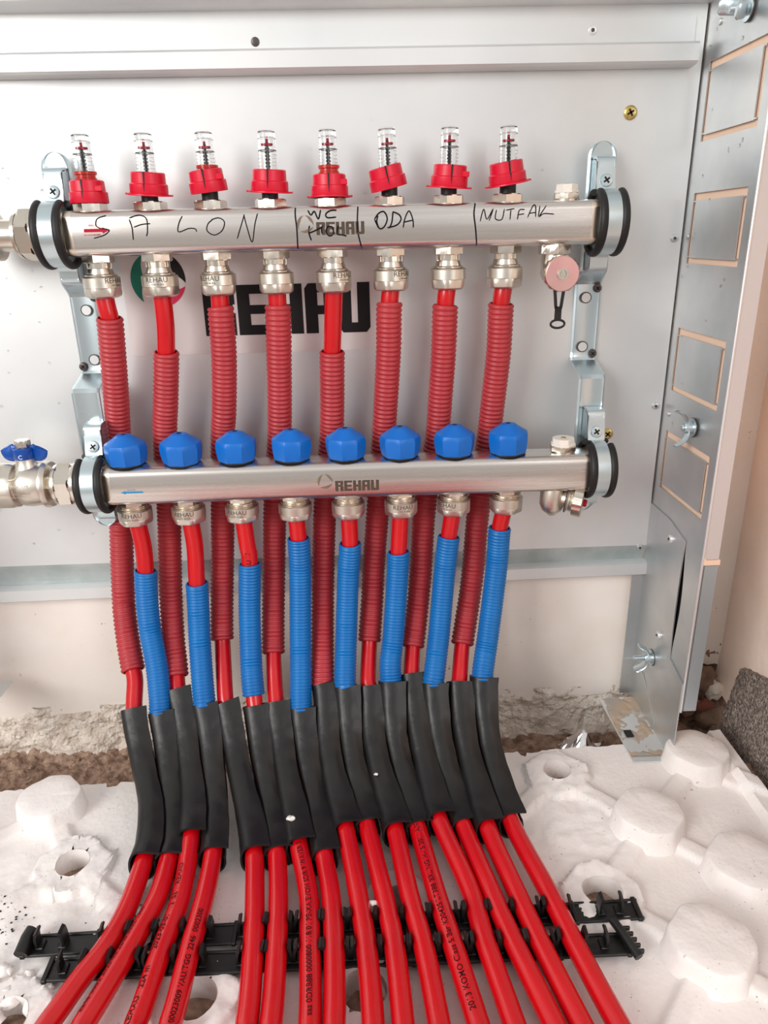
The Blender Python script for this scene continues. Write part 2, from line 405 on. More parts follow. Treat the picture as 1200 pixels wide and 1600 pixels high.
# upper-tube handwriting: (width, stroke points) and pipe centre lines, in 0.1 mm
INK = [
  (5,[(171,5235),(99,5212),(82,5164),(113,5139),(184,5124),(139,5086),(49,5063)]),
  (5,[(357,5202),(373,5134),(370,5043)]),
  (5,[(358,5212),(439,5233),(496,5204),(496,5115),(482,5069)]),
  (5,[(388,5141),(455,5161),(525,5166)]),
  (5,[(790,5218),(761,5170),(743,5109),(765,5099),(834,5122),(886,5118),(896,5096)]),
  (5,[(1024,5185),(1086,5198),(1130,5166),(1106,5101),(1038,5067),(983,5101),(994,5153),(1033,5185)]),
  (5,[(1298,5220),(1263,5131),(1223,5033)]),
  (5,[(1292,5220),(1314,5113),(1344,5005),(1379,5145),(1406,5226)]),
  (8,[(1718,5284),(1714,5203),(1721,5088),(1717,4925)]),
  (8,[(2233,5280),(2223,5143),(2228,5044),(2258,4920)]),
  (8,[(3207,5279),(3191,5189),(3208,5056),(3224,4919)]),
  (9,[(1819,5241),(1843,5204),(1871,5232),(1894,5183),(1907,5179),(1924,5243)]),
  (9,[(2055,5237),(2007,5236),(1966,5210),(1978,5181),(2050,5184)]),
  (10,[(1827,5123),(1818,5070),(1836,5007)]),
  (10,[(1819,5064),(1876,5085),(1939,5115)]),
  (10,[(1938,5123),(1925,5096),(1928,5057)]),
  (10,[(1970,5112),(2014,5107),(2020,5057),(1989,5040),(1963,5067),(1972,5112)]),
  (10,[(2063,5118),(2051,5055),(2087,5047),(2130,5036)]),
  (7,[(2365,5160),(2401,5205),(2445,5217),(2471,5163),(2446,5103),(2407,5087),(2384,5140),(2395,5189)]),
  (7,[(2366,5160),(2398,5090)]),
  (7,[(2519,5216),(2509,5137),(2487,5088)]),
  (7,[(2516,5216),(2568,5193),(2585,5155),(2549,5112),(2469,5092)]),
  (6,[(2602,5089),(2617,5160),(2653,5219),(2683,5150),(2686,5088)]),
  (6,[(2603,5132),(2683,5147)]),
  (5,[(3243,5125),(3272,5220),(3299,5141),(3350,5221),(3317,5129)]),
  (5,[(3379,5214),(3370,5144),(3424,5138),(3444,5219)]),
  (5,[(3457,5208),(3528,5218)]),
  (5,[(3498,5210),(3492,5133)]),
  (5,[(3554,5132),(3569,5205),(3613,5209)]),
  (5,[(3562,5170),(3609,5177)]),
  (5,[(3638,5147),(3680,5233),(3704,5235),(3705,5150)]),
  (5,[(3650,5179),(3707,5186)]),
  (5,[(3740,5235),(3728,5150)]),
  (5,[(3793,5237),(3737,5153),(3775,5175),(3860,5168)]),
]
PIPES = [
  ([(0,0,4620),(14,-6,4473),(16,5,4363),(-53,100,3809),(-129,194,3302),(-228,214,2511),(-256,167,2185),(-271,31,1679),(-255,-62,1509),(-211,-208,1297),(-149,-370,1099),(-110,-476,982),(-89,-684,757),(25,-965,487),(181,-1338,285),(252,-1698,190),(258,-1914,163),(251,-2353,151),(191,-2679,149),(81,-2952,149),(-14,-3234,150),(-197,-3699,150),(-1502,-6599,150)], [4420,1074], [757,-1914]),
  ([(50,-200,2620),(77,-203,2332),(74,-218,2104),(58,-257,1814),(68,-338,1505),(132,-494,1166),(165,-639,898),(181,-735,745),(270,-983,489),(373,-1330,268),(447,-1690,172),(457,-1882,153),(462,-2261,148),(401,-2585,150),(322,-2902,150),(228,-3246,150),(70,-3720,150),(-1090,-6620,150)], [2093,760], [745,-1882]),
  ([(500,0,4620),(489,15,4267),(395,91,3679),(333,126,3306),(275,114,2532),(250,75,2206),(227,-43,1697),(247,-234,1293),(282,-383,1088),(307,-507,947),(332,-572,880),(432,-841,591),(541,-1240,325),(603,-1684,193),(648,-2274,151),(610,-2732,149),(573,-3263,150),(473,-3748,150),(-542,-6648,150)], [4125,1031], [880,-1684]),
  ([(550,-200,2620),(568,-204,2314),(555,-231,1989),(549,-288,1671),(550,-391,1373),(573,-562,1046),(591,-663,858),(598,-704,791),(676,-950,517),(764,-1346,261),(821,-1837,156),(837,-2281,149),(819,-2743,150),(806,-3274,150),(728,-3764,150),(-142,-6664,150)], [1939,807], [791,-1837]),
  ([(1000,0,4620),(994,3,4366),(975,46,4023),(917,106,3540),(869,131,3225),(775,72,2188),(737,-72,1620),(732,-195,1360),(739,-277,1224),(783,-605,846),(812,-679,763),(920,-993,466),(1079,-1494,236),(1178,-1898,164),(1236,-2304,151),(1278,-2698,149),(1316,-3299,150),(1271,-3791,150),(546,-6691,150)], [4503,1298], [763,-1898]),
  ([(1050,-200,2620),(1066,-205,2297),(1078,-216,2133),(1047,-293,1653),(1046,-452,1245),(1056,-570,1030),(1085,-714,776),(1149,-964,505),(1260,-1366,254),(1363,-1865,155),(1424,-2313,149),(1457,-2775,150),(1476,-3319,150),(1435,-3814,150),(855,-6714,150)], [2102,894], [776,-1865]),
  ([(1500,0,4620),(1495,5,4353),(1471,48,4010),(1436,108,3525),(1405,132,3208),(1321,117,2562),(1267,5,1848),(1245,-220,1316),(1253,-448,1014),(1284,-678,763),(1354,-959,491),(1460,-1391,266),(1552,-1835,170),(1664,-2327,151),(1702,-2787,149),(1736,-3332,150),(1714,-3829,150),(1279,-6729,150)], [4496,1168], [763,-1835]),
  ([(1550,-200,2620),(1562,-205,2279),(1556,-236,1953),(1535,-380,1398),(1530,-550,1069),(1529,-740,737),(1587,-1023,457),(1673,-1383,247),(1767,-1918,151),(1841,-2335,149),(1881,-2797,150),(1897,-3340,150),(1880,-3839,150),(1590,-6739,150)], [2358,752], [737,-1918]),
  ([(2000,0,4620),(1971,20,4228),(1953,50,3997),(1929,109,3510),(1901,132,3193),(1814,115,2546),(1763,0,1832),(1740,-229,1301),(1734,-522,931),(1752,-579,873),(1780,-880,557),(1860,-1292,303),(1949,-1686,192),(2059,-2348,151),(2120,-2809,149),(2156,-3352,150),(2160,-3852,150),(2015,-6752,150)], [4084,900], [873,-1686]),
  ([(2050,-200,2620),(2053,-206,2262),(2022,-238,1937),(1984,-387,1383),(1958,-599,973),(1968,-637,902),(1995,-899,561),(2065,-1286,287),(2134,-1633,182),(2262,-2357,149),(2326,-2820,150),(2355,-3362,150),(2368,-3862,150),(2368,-6762,150)], [2275,935], [902,-1633]),
  ([(2500,0,4620),(2479,-1,4412),(2468,44,4041),(2430,111,3495),(2405,133,3177),(2340,113,2529),(2278,28,1942),(2254,-68,1631),(2216,-237,1286),(2195,-388,1083),(2182,-534,919),(2198,-591,861),(2215,-893,546),(2300,-1310,296),(2380,-1706,189),(2464,-2369,151),(2541,-2830,149),(2592,-3374,150),(2627,-3872,150),(2772,-6772,150)], [4483,1239], [861,-1706]),
  ([(2550,-200,2620),(2522,-209,2212),(2503,-241,1920),(2449,-394,1368),(2408,-520,1121),(2407,-615,942),(2420,-867,590),(2484,-1196,335),(2578,-1680,174),(2681,-2380,150),(2760,-2842,150),(2849,-3386,150),(2914,-3882,150),(3204,-6782,150)], [2199,975], [942,-1680]),
  ([(3000,0,4620),(2979,-4,4455),(2971,46,4028),(2950,100,3604),(2919,133,3161),(2804,112,2513),(2747,-9,1799),(2677,-213,1327),(2643,-317,1168),(2617,-481,976),(2619,-537,916),(2646,-816,615),(2703,-1158,365),(2770,-1619,206),(2943,-2317,151),(2992,-2770,149),(3080,-3355,150),(3154,-3850,150),(3589,-6750,150)], [4454,1169], [916,-1619]),
  ([(3050,-200,2620),(3006,-205,2294),(2961,-243,1903),(2897,-400,1353),(2837,-573,1026),(2818,-637,901),(2845,-879,579),(2913,-1264,298),(2979,-1674,175),(3118,-2403,150),(3195,-2781,150),(3345,-3410,150),(3452,-3898,150),(4032,-6798,150)], [2319,907], [901,-1674]),
  ([(3500,0,4620),(3476,-3,4442),(3477,48,4014),(3453,101,3590),(3427,132,3210),(3342,110,2496),(3275,-15,1781),(3192,-191,1367),(3138,-328,1154),(3089,-536,917),(3076,-592,859),(3080,-828,604),(3128,-1173,357),(3187,-1713,187),(3318,-2414,150),(3397,-2833,149),(3525,-3419,150),(3639,-3906,150),(4364,-6806,150)], [4453,1175], [859,-1713]),
  ([(3550,-200,2620),(3500,-202,2375),(3477,-232,1983),(3384,-408,1337),(3334,-522,1118),(3305,-613,945),(3306,-807,652),(3340,-1126,381),(3403,-1643,180),(3569,-2427,150),(3644,-2846,150),(3767,-3431,150),(3891,-3915,150),(4761,-6815,150)], [2388,956], [945,-1643]),
]

# ------------------------------------------------------------------ setting: walls and floor
def wall_mesh():
    # cream plaster, its lower edge broken off unevenly above the footing
    mb = MB(); n = 150; x0, x1 = -0.62, 0.6395
    low = []
    for i in range(n + 1):
        x = x0 + (x1 - x0) * i / n
        z = -0.0085 + 0.006 * noise.noise(V((x * 14, 3.1, 0))) + 0.004 * noise.noise(V((x * 60, 1, 0)))
        if x > 0.50: z += min(1, (x - 0.50) / 0.08) * 0.034 + 0.010 * noise.noise(V((x * 70, 9, 0)))
        low.append((x, z))
    vs = []; fs = []
    for x, z in low:
        vs += [(x, 0.052, z), (x, 0.052, z + .003), (x, 0.052, 0.95), (x, 0.0585, z - 0.002), (x, 0.0585, 0.95)]
    for i in range(n):
        a, b = 5 * i, 5 * i + 5
        fs += [(a, b, b + 1, a + 1), (a + 1, b + 1, b + 2, a + 2), (a, a + 3, b + 3, b), (a + 2, b + 2, b + 4, a + 4), (a + 3, a + 4, b + 4, b + 3)]
    return mb.add(vs, fs)
wall_back = struct('wall_back', wall_mesh(), M_plaster)
mb = MB()
# right wall: plaster with a wavy, cracked lower end
n = 60; vs = []; fs = []
for i in range(n + 1):
    y = 0.052 - 0.60 * i / n
    z = -0.012 + 0.01 * noise.noise(V((y * 30, 0, 2))) + (0.012 if y > 0 else 0)
    bx = 0.628 + 0.0015 * noise.noise(V((y * 40, 5, 2)))
    vs += [(bx - 0.004, y, z), (bx, y, z + 0.05), (0.628, y, 0.3), (0.628, y, 0.95), (0.66, y, 0.95), (0.66, y, z)]
for i in range(n):
    a, b = 6 * i, 6 * i + 6
    for k in range(5): fs.append((a + k, a + k + 1, b + k + 1, b + k))
mb.add(vs, fs)
wall_right = struct('wall_right', mb, M_plaster_r, fix=True)
def relief(x0, x1, u0, u1, nx, nu, fn):
    vs = []; fs = []
    for i in range(nx + 1):
        for j in range(nu + 1):
            vs.append(fn(x0 + (x1 - x0) * i / nx, u0 + (u1 - u0) * j / nu))
    for i in range(nx):
        for j in range(nu):
            a = i * (nu + 1) + j; fs.append((a, a + nu + 1, a + nu + 2, a + 1))
    return vs, fs
mb = MB()
def foot(x, z):
    d = 0.006 * noise.fractal(V((x * 34, z * 44, 4)), 0.65, 2.1, 7) + 0.003
    return (x, 0.0560 - d - max(0, -0.03 - z) * 0.25, z)
v_, f_ = relief(-0.36, 0.54, -0.075, 0.004, 620, 54, foot); mb.add(v_, f_)
struct('trim_1', mb, M_conc, label='rough crumbling concrete footing strip below the cream plaster')
mb = MB()
def foot2(x, z):
    d = 0.010 * noise.fractal(V((x * 55, z * 60, 8)), 0.7, 2.0, 4)
    return (x, 0.058 - d - max(0, 0.0 - z) * 0.3, z)
v_, f_ = relief(0.54, 0.66, -0.075, 0.075, 60, 70, foot2); mb.add(v_, f_)
w2 = struct('trim_2', mb, M_stone, label='exposed broken masonry in the corner under the plaster')
def rock(mb, p, r, sd, sq=(1, 1, 1), n=8):
    vs = []; fs = []; m = n // 2 + 1
    for j in range(m + 1):
        th = PI * j / m
        for i in range(n):
            a = 2 * PI * i / n
            d = V((math.sin(th) * math.cos(a), math.sin(th) * math.sin(a), math.cos(th)))
            q = r * (0.85 + 0.5 * noise.noise(d * 1.4 + V((sd, sd * 2, 0))))
            vs.append((p[0] + d.x * q * sq[0], p[1] + d.y * q * sq[1], p[2] + d.z * q * sq[2]))
    for j in range(m):
        for i in range(n):
            k = (i + 1) % n; fs.append((j * n + i, (j + 1) * n + i, (j + 1) * n + k, j * n + k))
    mb.add(vs, fs)
for k, (x, y, z, r, s_, mm) in enumerate([(0.585, 0.030, -0.012, 0.017, (1, .7, .8), M_stone), (0.603, 0.038, 0.020, 0.016, (1.1, .6, 1.2), M_stone), (0.612, 0.030, -0.030, 0.018, (1.1, .7, .9), M_stone),
        (0.600, 0.022, -0.008, 0.010, (1.5, .8, .8), M_brick), (0.588, 0.008, -0.042, 0.014, (1.2, .8, .8), M_stone), (0.615, 0.010, -0.040, 0.012, (1, 1, .9), M_stone), (0.572, 0.010, -0.032, 0.011, (1, .8, 1), M_stone),
        (0.618, 0.036, 0.004, 0.013, (1, .8, 1.2), M_conc), (0.566, 0.034, -0.030, 0.013, (1, .8, 1), M_conc)]):
    b = MB(); rock(b, (x, y, z), r, 3.7 * k + 1, s_, 10); obj('stone', b, mm, w2)

def sst(a, b, x):
    t = max(0, min(1, (x - a) / (b - a))); return t * t * (3 - 2 * t)
mb = MB()
def dirt(x, y):
    z = -0.058 + 0.006 * noise.fractal(V((x * 25, y * 25, 0)), 0.6, 2.1, 7) + 0.003 * noise.noise(V((x * 120, y * 120, 3))) + 0.043 * (1 - sst(-.074, -.050, y))
    return (x, y, z)
v_, f_ = relief(-0.75, 0.85, -1.00, -0.10, 200, 100, dirt); mb.add(v_, f_)
v_, f_ = relief(-0.36, 0.70, -0.10, 0.075, 640, 110, dirt); mb.add(v_, f_)
floor = struct('floor', mb, M_dirt, label='brown crumbly screed under and behind the white foam board')
mb = MB()
for k in range(260):
    x = random.uniform(-0.30, 0.60); y = random.uniform(-0.085, 0.035)
    rock(mb, (x, y, -0.056 + 0.030 * (1 - sst(-.074, -.050, y))), random.choice((.002, .003, .003, .004, .006)), k * 1.3, (1.2, 1, .7), 6)
tag(obj('rubble', mb, M_dirt), 'small brown rubble scattered in the gap behind the foam board', 'rubble', kind='stuff')

# ------------------------------------------------------------------ foam board
HOLES = [(.4024, -.0896, .0135), (.4022, -.2319, .0160), (-.0401, -.1792, .0140), (.2099, -.3047, .0160), (.2388, -.2323, .0150), (.029, -.2389, .0140), (.090, -.3034, .0160), (-.0380, -.3120, .0150), (.058, -.160, .014), (.152, -.165, .013)]
KNOBS = [(.4657, -.1621, .0290, 0.1), (.5243, -.2200, .0300, 0.0), (.4640, -.2880, .0300, 0.15), (.5440, -.0830, .0290, 0.05), (-.0840, -.1120, .0280, 0.0), (-.1600, -.1800, .029, 0.1), (.5280, -.3500, .030, 0.0)]
RIDGES = [((.402, -.09), (.4657, -.162)), ((.4657, -.162), (.5243, -.22)), ((.402, -.232), (.464, -.288)), ((.464, -.288), (.528, -.35)), ((.4657, -.162), (.402, -.232)),
          ((.5243, -.22), (.590, -.285)), ((-.084, -.112), (-.0401, -.179)), ((-.0401, -.179), (.029, -.239)), ((-.084, -.112), (-.16, -.18)), ((-.0401, -.179), (-.11, -.25)),
          ((-.11, -.25), (-.038, -.312)), ((.402, -.232), (.33, -.30)), ((.402, -.09), (.33, -.16)), ((.544, -.083), (.59, -.13)), ((.544, -.083), (.4657, -.162)), ((.464, -.288), (.40, -.36)), ((.029, -.239), (.09, -.303))]
def segd(x, y, a, b):
    ax, ay = a; bx, by = b; t = max(0, min(1, ((x - ax) * (bx - ax) + (y - ay) * (by - ay)) / ((bx - ax) ** 2 + (by - ay) ** 2)))
    return math.hypot(x - ax - t * (bx - ax), y - ay - t * (by - ay))
def sst(a, b, x):
    t = max(0, min(1, (x - a) / (b - a))); return t * t * (3 - 2 * t)
def foam_z(x, y):
    h = 0
    for a, b in RIDGES:
        if abs(x - (a[0] + b[0]) / 2) < .07: h = max(h, 0.0045 * (1 - sst(.0065, .0115, segd(x, y, a, b))))
    rough = 0
    for hx, hy, r in HOLES:
        d = math.hypot(x - hx, y - hy) + 0.005 * noise.noise(V((x * 60, y * 60, 1)))
        h = max(h, 0.0058 * (1 - sst(.0285, .0310, max(abs(x - hx) * .94, abs(y - hy) * .94, (abs(x - hx) + abs(y - hy)) * .72) + (d - math.hypot(x - hx, y - hy)) * .4))); rough = max(rough, 1 - sst(.030, .045, d))
    # worn, scraped zones where knobs were cut away
    rough = max(rough, (1 - sst(.03, .06, math.hypot(x - .40, y + .16))) * .9, (1 - sst(.05, .10, math.hypot(x + .06, y + .235))) * .9)
    h += rough * (0.0026 * noise.fractal(V((x * 45, y * 45, 3)), 0.9, 2, 4))
    # raised rim along the right edge
    h += 0.009 * sst(.571, .575, x + 0.001 * noise.noise(V((y * 50, 0, 0)))) * (1 - sst(.588, .591, x))
    h += 0.0004 * noise.noise(V((x * 200, y * 200, 5)))
    return h - 0.0005
def back_edge(x):
    e = -.076 + .034 * (x + .055) / .65
    e += 0.0035 * noise.noise(V((x * 40, 2, 2))) + 0.0015 * noise.noise(V((x * 160, 2, 2)))
    if -.01 < x < .02: e += .010
    if -.045 < x < -.033: e -= .006
    if .372 < x < .378: e -= .006
    return e
mb = MB(); nx, ny = 400, 230; x0, x1, y0 = -.36, .592, -.80
grid = {}; vs = []; fs = []
for i in range(nx + 1):
    x = x0 + (x1 - x0) * i / nx; ye = back_edge(x)
    for j in range(ny + 1):
        y = y0 + (ye - y0) * (j / ny) ** 0.72
        px_, py_ = x, y
        for hx, hy, r in HOLES:
            d = math.hypot(x - hx, y - hy)
            if abs(d - r) < 0.0019 and d > 0: px_ = hx + (x - hx) * r / d; py_ = hy + (y - hy) * r / d
        vs.append((px_, py_, foam_z(px_, py_)))
def inh(p):
    return any(math.hypot(p[0] - hx, p[1] - hy) < r - 0.0004 for hx, hy, r in HOLES)
flag = [inh(p) for p in vs]
for i in range(nx):
    for j in range(ny):
        q = (i * (ny + 1) + j, (i + 1) * (ny + 1) + j, (i + 1) * (ny + 1) + j + 1, i * (ny + 1) + j + 1)
        if not any(flag[k] for k in q): fs.append(q)
b0 = len(vs)
for i in range(nx + 1):
    p = vs[i * (ny + 1) + ny]; vs.append((p[0], p[1] + .001, -.052))
for i in range(nx): fs.append((i * (ny + 1) + ny, (i + 1) * (ny + 1) + ny, b0 + i + 1, b0 + i))
b1 = len(vs)
for j in range(ny + 1):
    p = vs[nx * (ny + 1) + j]; vs.append((p[0], p[1], -.034))
for j in range(ny): fs.append((nx * (ny + 1) + j, b1 + j, b1 + j + 1, nx * (ny + 1) + j + 1))
mb.add(vs, fs)
for hx, hy, r in HOLES:
    n = 40; vv = []; ff = []
    for k in range(n):
        a = 2 * PI * k / n; rr = r
        x = hx + rr * math.cos(a); y = hy + rr * math.sin(a)
        vv += [(x, y, foam_z(x, y) + .0004), (hx + (rr - .0006 + .0008 * noise.noise(V((a * 3, hx * 50, 0)))) * math.cos(a), hy + (rr - .0006) * math.sin(a), -.009), (x, y, -.026)]
    for k in range(n):
        a, b = 3 * k, 3 * ((k + 1) % n); ff += [(a, a + 1, b + 1, b), (a + 1, a + 2, b + 2, b + 1)]
    mb.add(vv, ff)
foam = obj('insulation_board', mb, M_eps, loc=(.12, -.3, -.034), ang=50)
tag(foam, 'white moulded polystyrene insulation board with knobs and round holes on the floor', 'insulation')
for kx, ky, r, rot in KNOBS:
    b = MB(); n = 64; prof = [(1.20, -.006), (1.13, .000), (1.09, .004), (1.055, .012), (1.03, .0178), (1.0, .0195), (.965, .0202), (.5, .0204), (.02, .0204)]
    vv = []; ff = []
    for q, z in prof:
        for k in range(n):
            a = 2 * PI * k / n + rot
            # rounded octagon: four flats across, four broad corners
            m4 = max(abs(math.cos(a)), abs(math.sin(a))); m8 = max(abs(math.cos(a + PI / 4)), abs(math.sin(a + PI / 4)))
            s_ = min(1.0, 0.93 / m8, 0.99 / m4) * (1 + .008 * noise.noise(V((math.cos(a) * 3, math.sin(a) * 3, kx * 99))))
            vv.append((kx + r * q * s_ * math.cos(a), ky + r * q * s_ * math.sin(a), z + (.0006 * noise.noise(V((math.cos(a) * q * 4, math.sin(a) * q * 4, ky * 77))) if z > .015 else 0)))
    for j in range(len(prof) - 1):
        for k in range(n): ff.append((j * n + k, j * n + (k + 1) % n, (j + 1) * n + (k + 1) % n, (j + 1) * n + k))
    ff.append(tuple((len(prof) - 1) * n + k for k in range(n)))
    b.add(vv, ff); obj('knob', b, M_eps, foam, ang=60)
# worn lumps of foam near the lower left corner
b = MB()
for k in range(26):
    rock(b, (-.045 + random.gauss(0, .020), -.292 + random.gauss(0, .012), .001), random.uniform(.003, .008), k + .5, (1, 1, .7), 8)
obj('foam_rubble', b, M_eps, foam, kind='stuff', ang=60)

# ------------------------------------------------------------------ manifold cabinet
cab = thing('manifold_cabinet', 'galvanised sheet-steel manifold cabinet frame standing open against the plaster wall', 'cabinet', (.18, .0, 0))
PY = 0.0435; SX = 0.523
mb = MB()
mb.box(-.62, SX - .0014, PY, PY + .0012, .186, .90)
# the sheet rolls away from the room at its lower edge
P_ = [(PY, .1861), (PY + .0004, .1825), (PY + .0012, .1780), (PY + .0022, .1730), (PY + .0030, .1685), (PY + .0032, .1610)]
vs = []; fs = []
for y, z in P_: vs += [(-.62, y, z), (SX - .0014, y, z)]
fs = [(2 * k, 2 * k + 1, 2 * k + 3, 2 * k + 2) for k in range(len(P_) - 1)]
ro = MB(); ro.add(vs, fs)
obj('back_panel', mb, M_galv, cab, smooth=False, extra=[(ro, M_galv_dark)], label='galvanised back sheet of the cabinet with a darker blue-green grey lower edge')
def strip(prof, x0, x1, th=.0011):
    """sheet profile given as (y, z) points, extruded along X"""
    m = MB(); P = [V((x0, y, z)) for y, z in prof]; vs = []; fs = []
    N = []
    for k in range(len(P)):
        t = (P[min(k + 1, len(P) - 1)] - P[max(k - 1, 0)]).normalized(); N.append(V((0, t.z, -t.y)))
    for x in (x0, x1):
        for k in range(len(P)):
            vs.append((x, P[k].y, P[k].z)); vs.append((x, P[k].y + N[k].y * th, P[k].z + N[k].z * th))
    n = len(P) * 2
    for k in range(len(P) - 1):
        a = 2 * k; fs += [(a, a + 2, n + a + 2, n + a), (a + 1, n + a + 1, n + a + 3, a + 3), (a, a + 1, a + 3, a + 2), (n + a, n + a + 2, n + a + 3, n + a + 1)]
    fs += [(0, n, n + 1, 1), (n - 2, n - 1, 2 * n - 1, 2 * n - 2)]
    m.add(vs, fs); return m
# bottom rail: flange, lip
rail_ = strip([(PY + .0030, .1650), (.0380, .1645), (.0362, .1638), (.0360, .1520), (.0372, .1512), (.0480, .1512)], -.62, .5265)
for v in rail_.v: v.z += (v.x - .18) * .0105          # the rail hangs slightly lower at the left
obj('bottom_rail', rail_, M_galv, cab, fix=True, label='narrow projecting bottom rail')
# top rail: flat upper web, projecting lower bar
obj('top_rail', strip([(PY - .0008, .6695), (PY - .0010, .6500), (.0300, .6480), (.0290, .6470), (.0290, .6350), (.0300, .6340), (PY - .0010, .6330)], -.62, .512), M_galv, cab, fix=True, label='two-step top rail with a projecting bar')
obj('top_lip', strip([(PY, .700), (.030, .6990), (.026, .6960), (.026, .6840), (.030, .6810), (PY, .6800)], -.62, SX), M_galv, cab, fix=True)
for k, (x, z) in enumerate(((.1422, .6563), (.4247, .6605))):
    screw(cab, (x, PY - .0014, z), .0036, M_scr if k == 0 else M_edge, FRONT, slot='rivet', dome=.5)
# side panel with four knock-outs
WZ = [(.5735, .6340), (.4735, .5325), (.3565, .4158), (.2570, .3165)]
YA, YB = .0305, -.0655
def side_panel():
    m = MB(); a, b = SX, SX + .0011
    m.box(a, b, YA, PY + .0012, .2275, .90); m.box(a, b, -.078, YB, .2275, .90)
    zs = [.90] + [v for w in sorted(WZ, reverse=True) for v in (w[1], w[0])] + [.2275]
    for k in range(0, len(zs), 2): m.box(a, b, YB, YA, zs[k + 1], zs[k])
    # below: the front strip with the bulged slot beside the leg
    pts = [(-.078, .2275), (-.078, .060)] + [(-.0440 - .0055 * math.sin(PI * t) ** 1.6, .100 + .1275 * t) for t in [k / 12 for k in range(13)]]
    pts = [(-.078, .2275), (-.078, .085), (-.044, .085)] + pts[2:]
    m.poly([(a, y, z) for y, z in pts], (.0011, 0, 0))
    return m
obj('side_panel', side_panel(), M_galv_side, cab, smooth=False, fix=True, label='perforated right side sheet')
for k, (z0, z1) in enumerate(WZ):
    m = MB(); m.box(SX - .0002, SX + .0009, YB + .0065, YA - .0062, z0 + .0050, z1 - .0062)
    for (yy, zz) in ((YA - .006, z0 + .006), (YA - .006, z1 - .007), (YB + .003, z0 + .006), (YB + .003, z1 - .007)): m.box(SX, SX + .0008, yy - .0004, yy + .0065, zz - .0005, zz + .0005)
    obj('knockout_plate', m, M_galv_side, cab, smooth=False)
m = MB(); m.box(SX + .0022, SX + .012, -.0765, .050, .235, .80)
obj('backing_board', m, M_peach, cab, smooth=False, label='peach plasterboard seen through the knock-out slots')
# outer flange on the room side
m = MB(); m.box(SX, .5380, -.0785, -.0772, .224, .90)
obj('front_flange', m, mat('flange_sheet', srgb(214, 206, 204), .5, .35), cab, smooth=False, label='pale front flange beside the peach wall')
m = MB(); m.tube([V((SX + .0006, -.0786, .06)), V((SX + .0006, -.0786, .90))], .0012, 10); obj('rolled_edge', m, M_edge, cab, label='bright rolled edge')
m = MB(); m.box(SX + .0004, .5395, -.0792, -.0770, .2185, .2235); m.poly([(SX + .0002, -.0794, .2235), (SX + .0002, -.0794, .228), (SX + .004, -.0794, .2235)], (0, .001, 0)); obj('flange_seam', m, M_peach, cab, smooth=False)
m = MB(); m.box(SX + .0028, .5385, -.0785, -.0775, .061, .2175); m.box(SX + .0024, SX + .0032, -.0785, -.060, .061, .2175)
obj('leg_flange', m, mat('blue_grey_sheet', (0.50, 0.56, 0.60, 1), .42, .8), cab, smooth=False, label='blue-grey lower flange of the leg channel')
# leg: telescopic lower channel with foot plate
m = MB(); th = .0012
pts = [(PY, .0), (-.078, .0), (-.078, .092), (-.0440, .100)] + [(-.0440 + .0012 * math.sin(PI * t), .100 + .1275 * t) for t in [k / 10 for k in range(1, 11)]] + [(-.0045, .2345), (PY, .2345)]
m.poly([(SX - .0014, y, z) for y, z in pts], (th, 0, 0))
m.box(.5096, SX, PY - .0012, PY, .0, .1560)
leg = obj('leg', m, M_galv_side, cab, smooth=False, fix=True, label='sheet-metal leg channel with a bulged slot')
m = MB(); m.box(SX + .0040, SX + .0050, -.066, .030, .086, .232); m.box(SX + .0012, SX + .0050, -.067, -.066, .086, .232); m.box(SX + .0012, SX + .0050, .030, .031, .086, .232); obj('slot_shade_box', m, M_hole, cab, smooth=False, label='added dark box painting the shade behind the slot')  # added near-black box, its colour stands in for shade inside the slot
m = MB(); m.poly([(.4817, .031, .0012), (.4832, -.078, .0012), (SX, -.078, .0012), (SX, .031, .0012)], (0, 0, -.0012))
fp = MB(); fp.box(.4895, .4975, -.040, -.029, .0016, .0026)
obj('foot_plate', m, M_galv, leg, smooth=False, fix=True)
d = MB()
def film(x, y): 
    q = .16 + noise.noise(V((x * 60, y * 30, 7))) + .35 * noise.noise(V((x * 160, y * 160, 7)))
    return (x, y, .0013 + max(-.0006, min(.0012, (q - .0) * .003)))
v_, f_ = relief(.484, .5215, -.070, .029, 60, 120, film); d.add(v_, f_); obj('dirt_film', d, M_dust, leg, label='dried mud and plaster dust on the foot plate', extra=[(fp, M_hole)])
m = MB(); m.box(.5096, SX - .0010, .0412, .0428, .0, .046); m.poly([(SX - .0020, PY - .001, .0), (SX - .0020, PY - .001, .046), (SX - .0020, .010, .046), (SX - .0020, -.030, .012), (SX - .0020, -.030, .0)], (.0004, 0, 0))
obj('foot_sleeve', m, M_galv_side, leg, smooth=False, fix=True)
m = MB(); m.box(-.235, -.173, -.060, .030, .0535, .0547); m.box(-.236, -.2348, -.078, .044, .0535, .30); obj('leg', m, M_galv, cab, smooth=False, label='foot plate of the left leg at the frame edge')
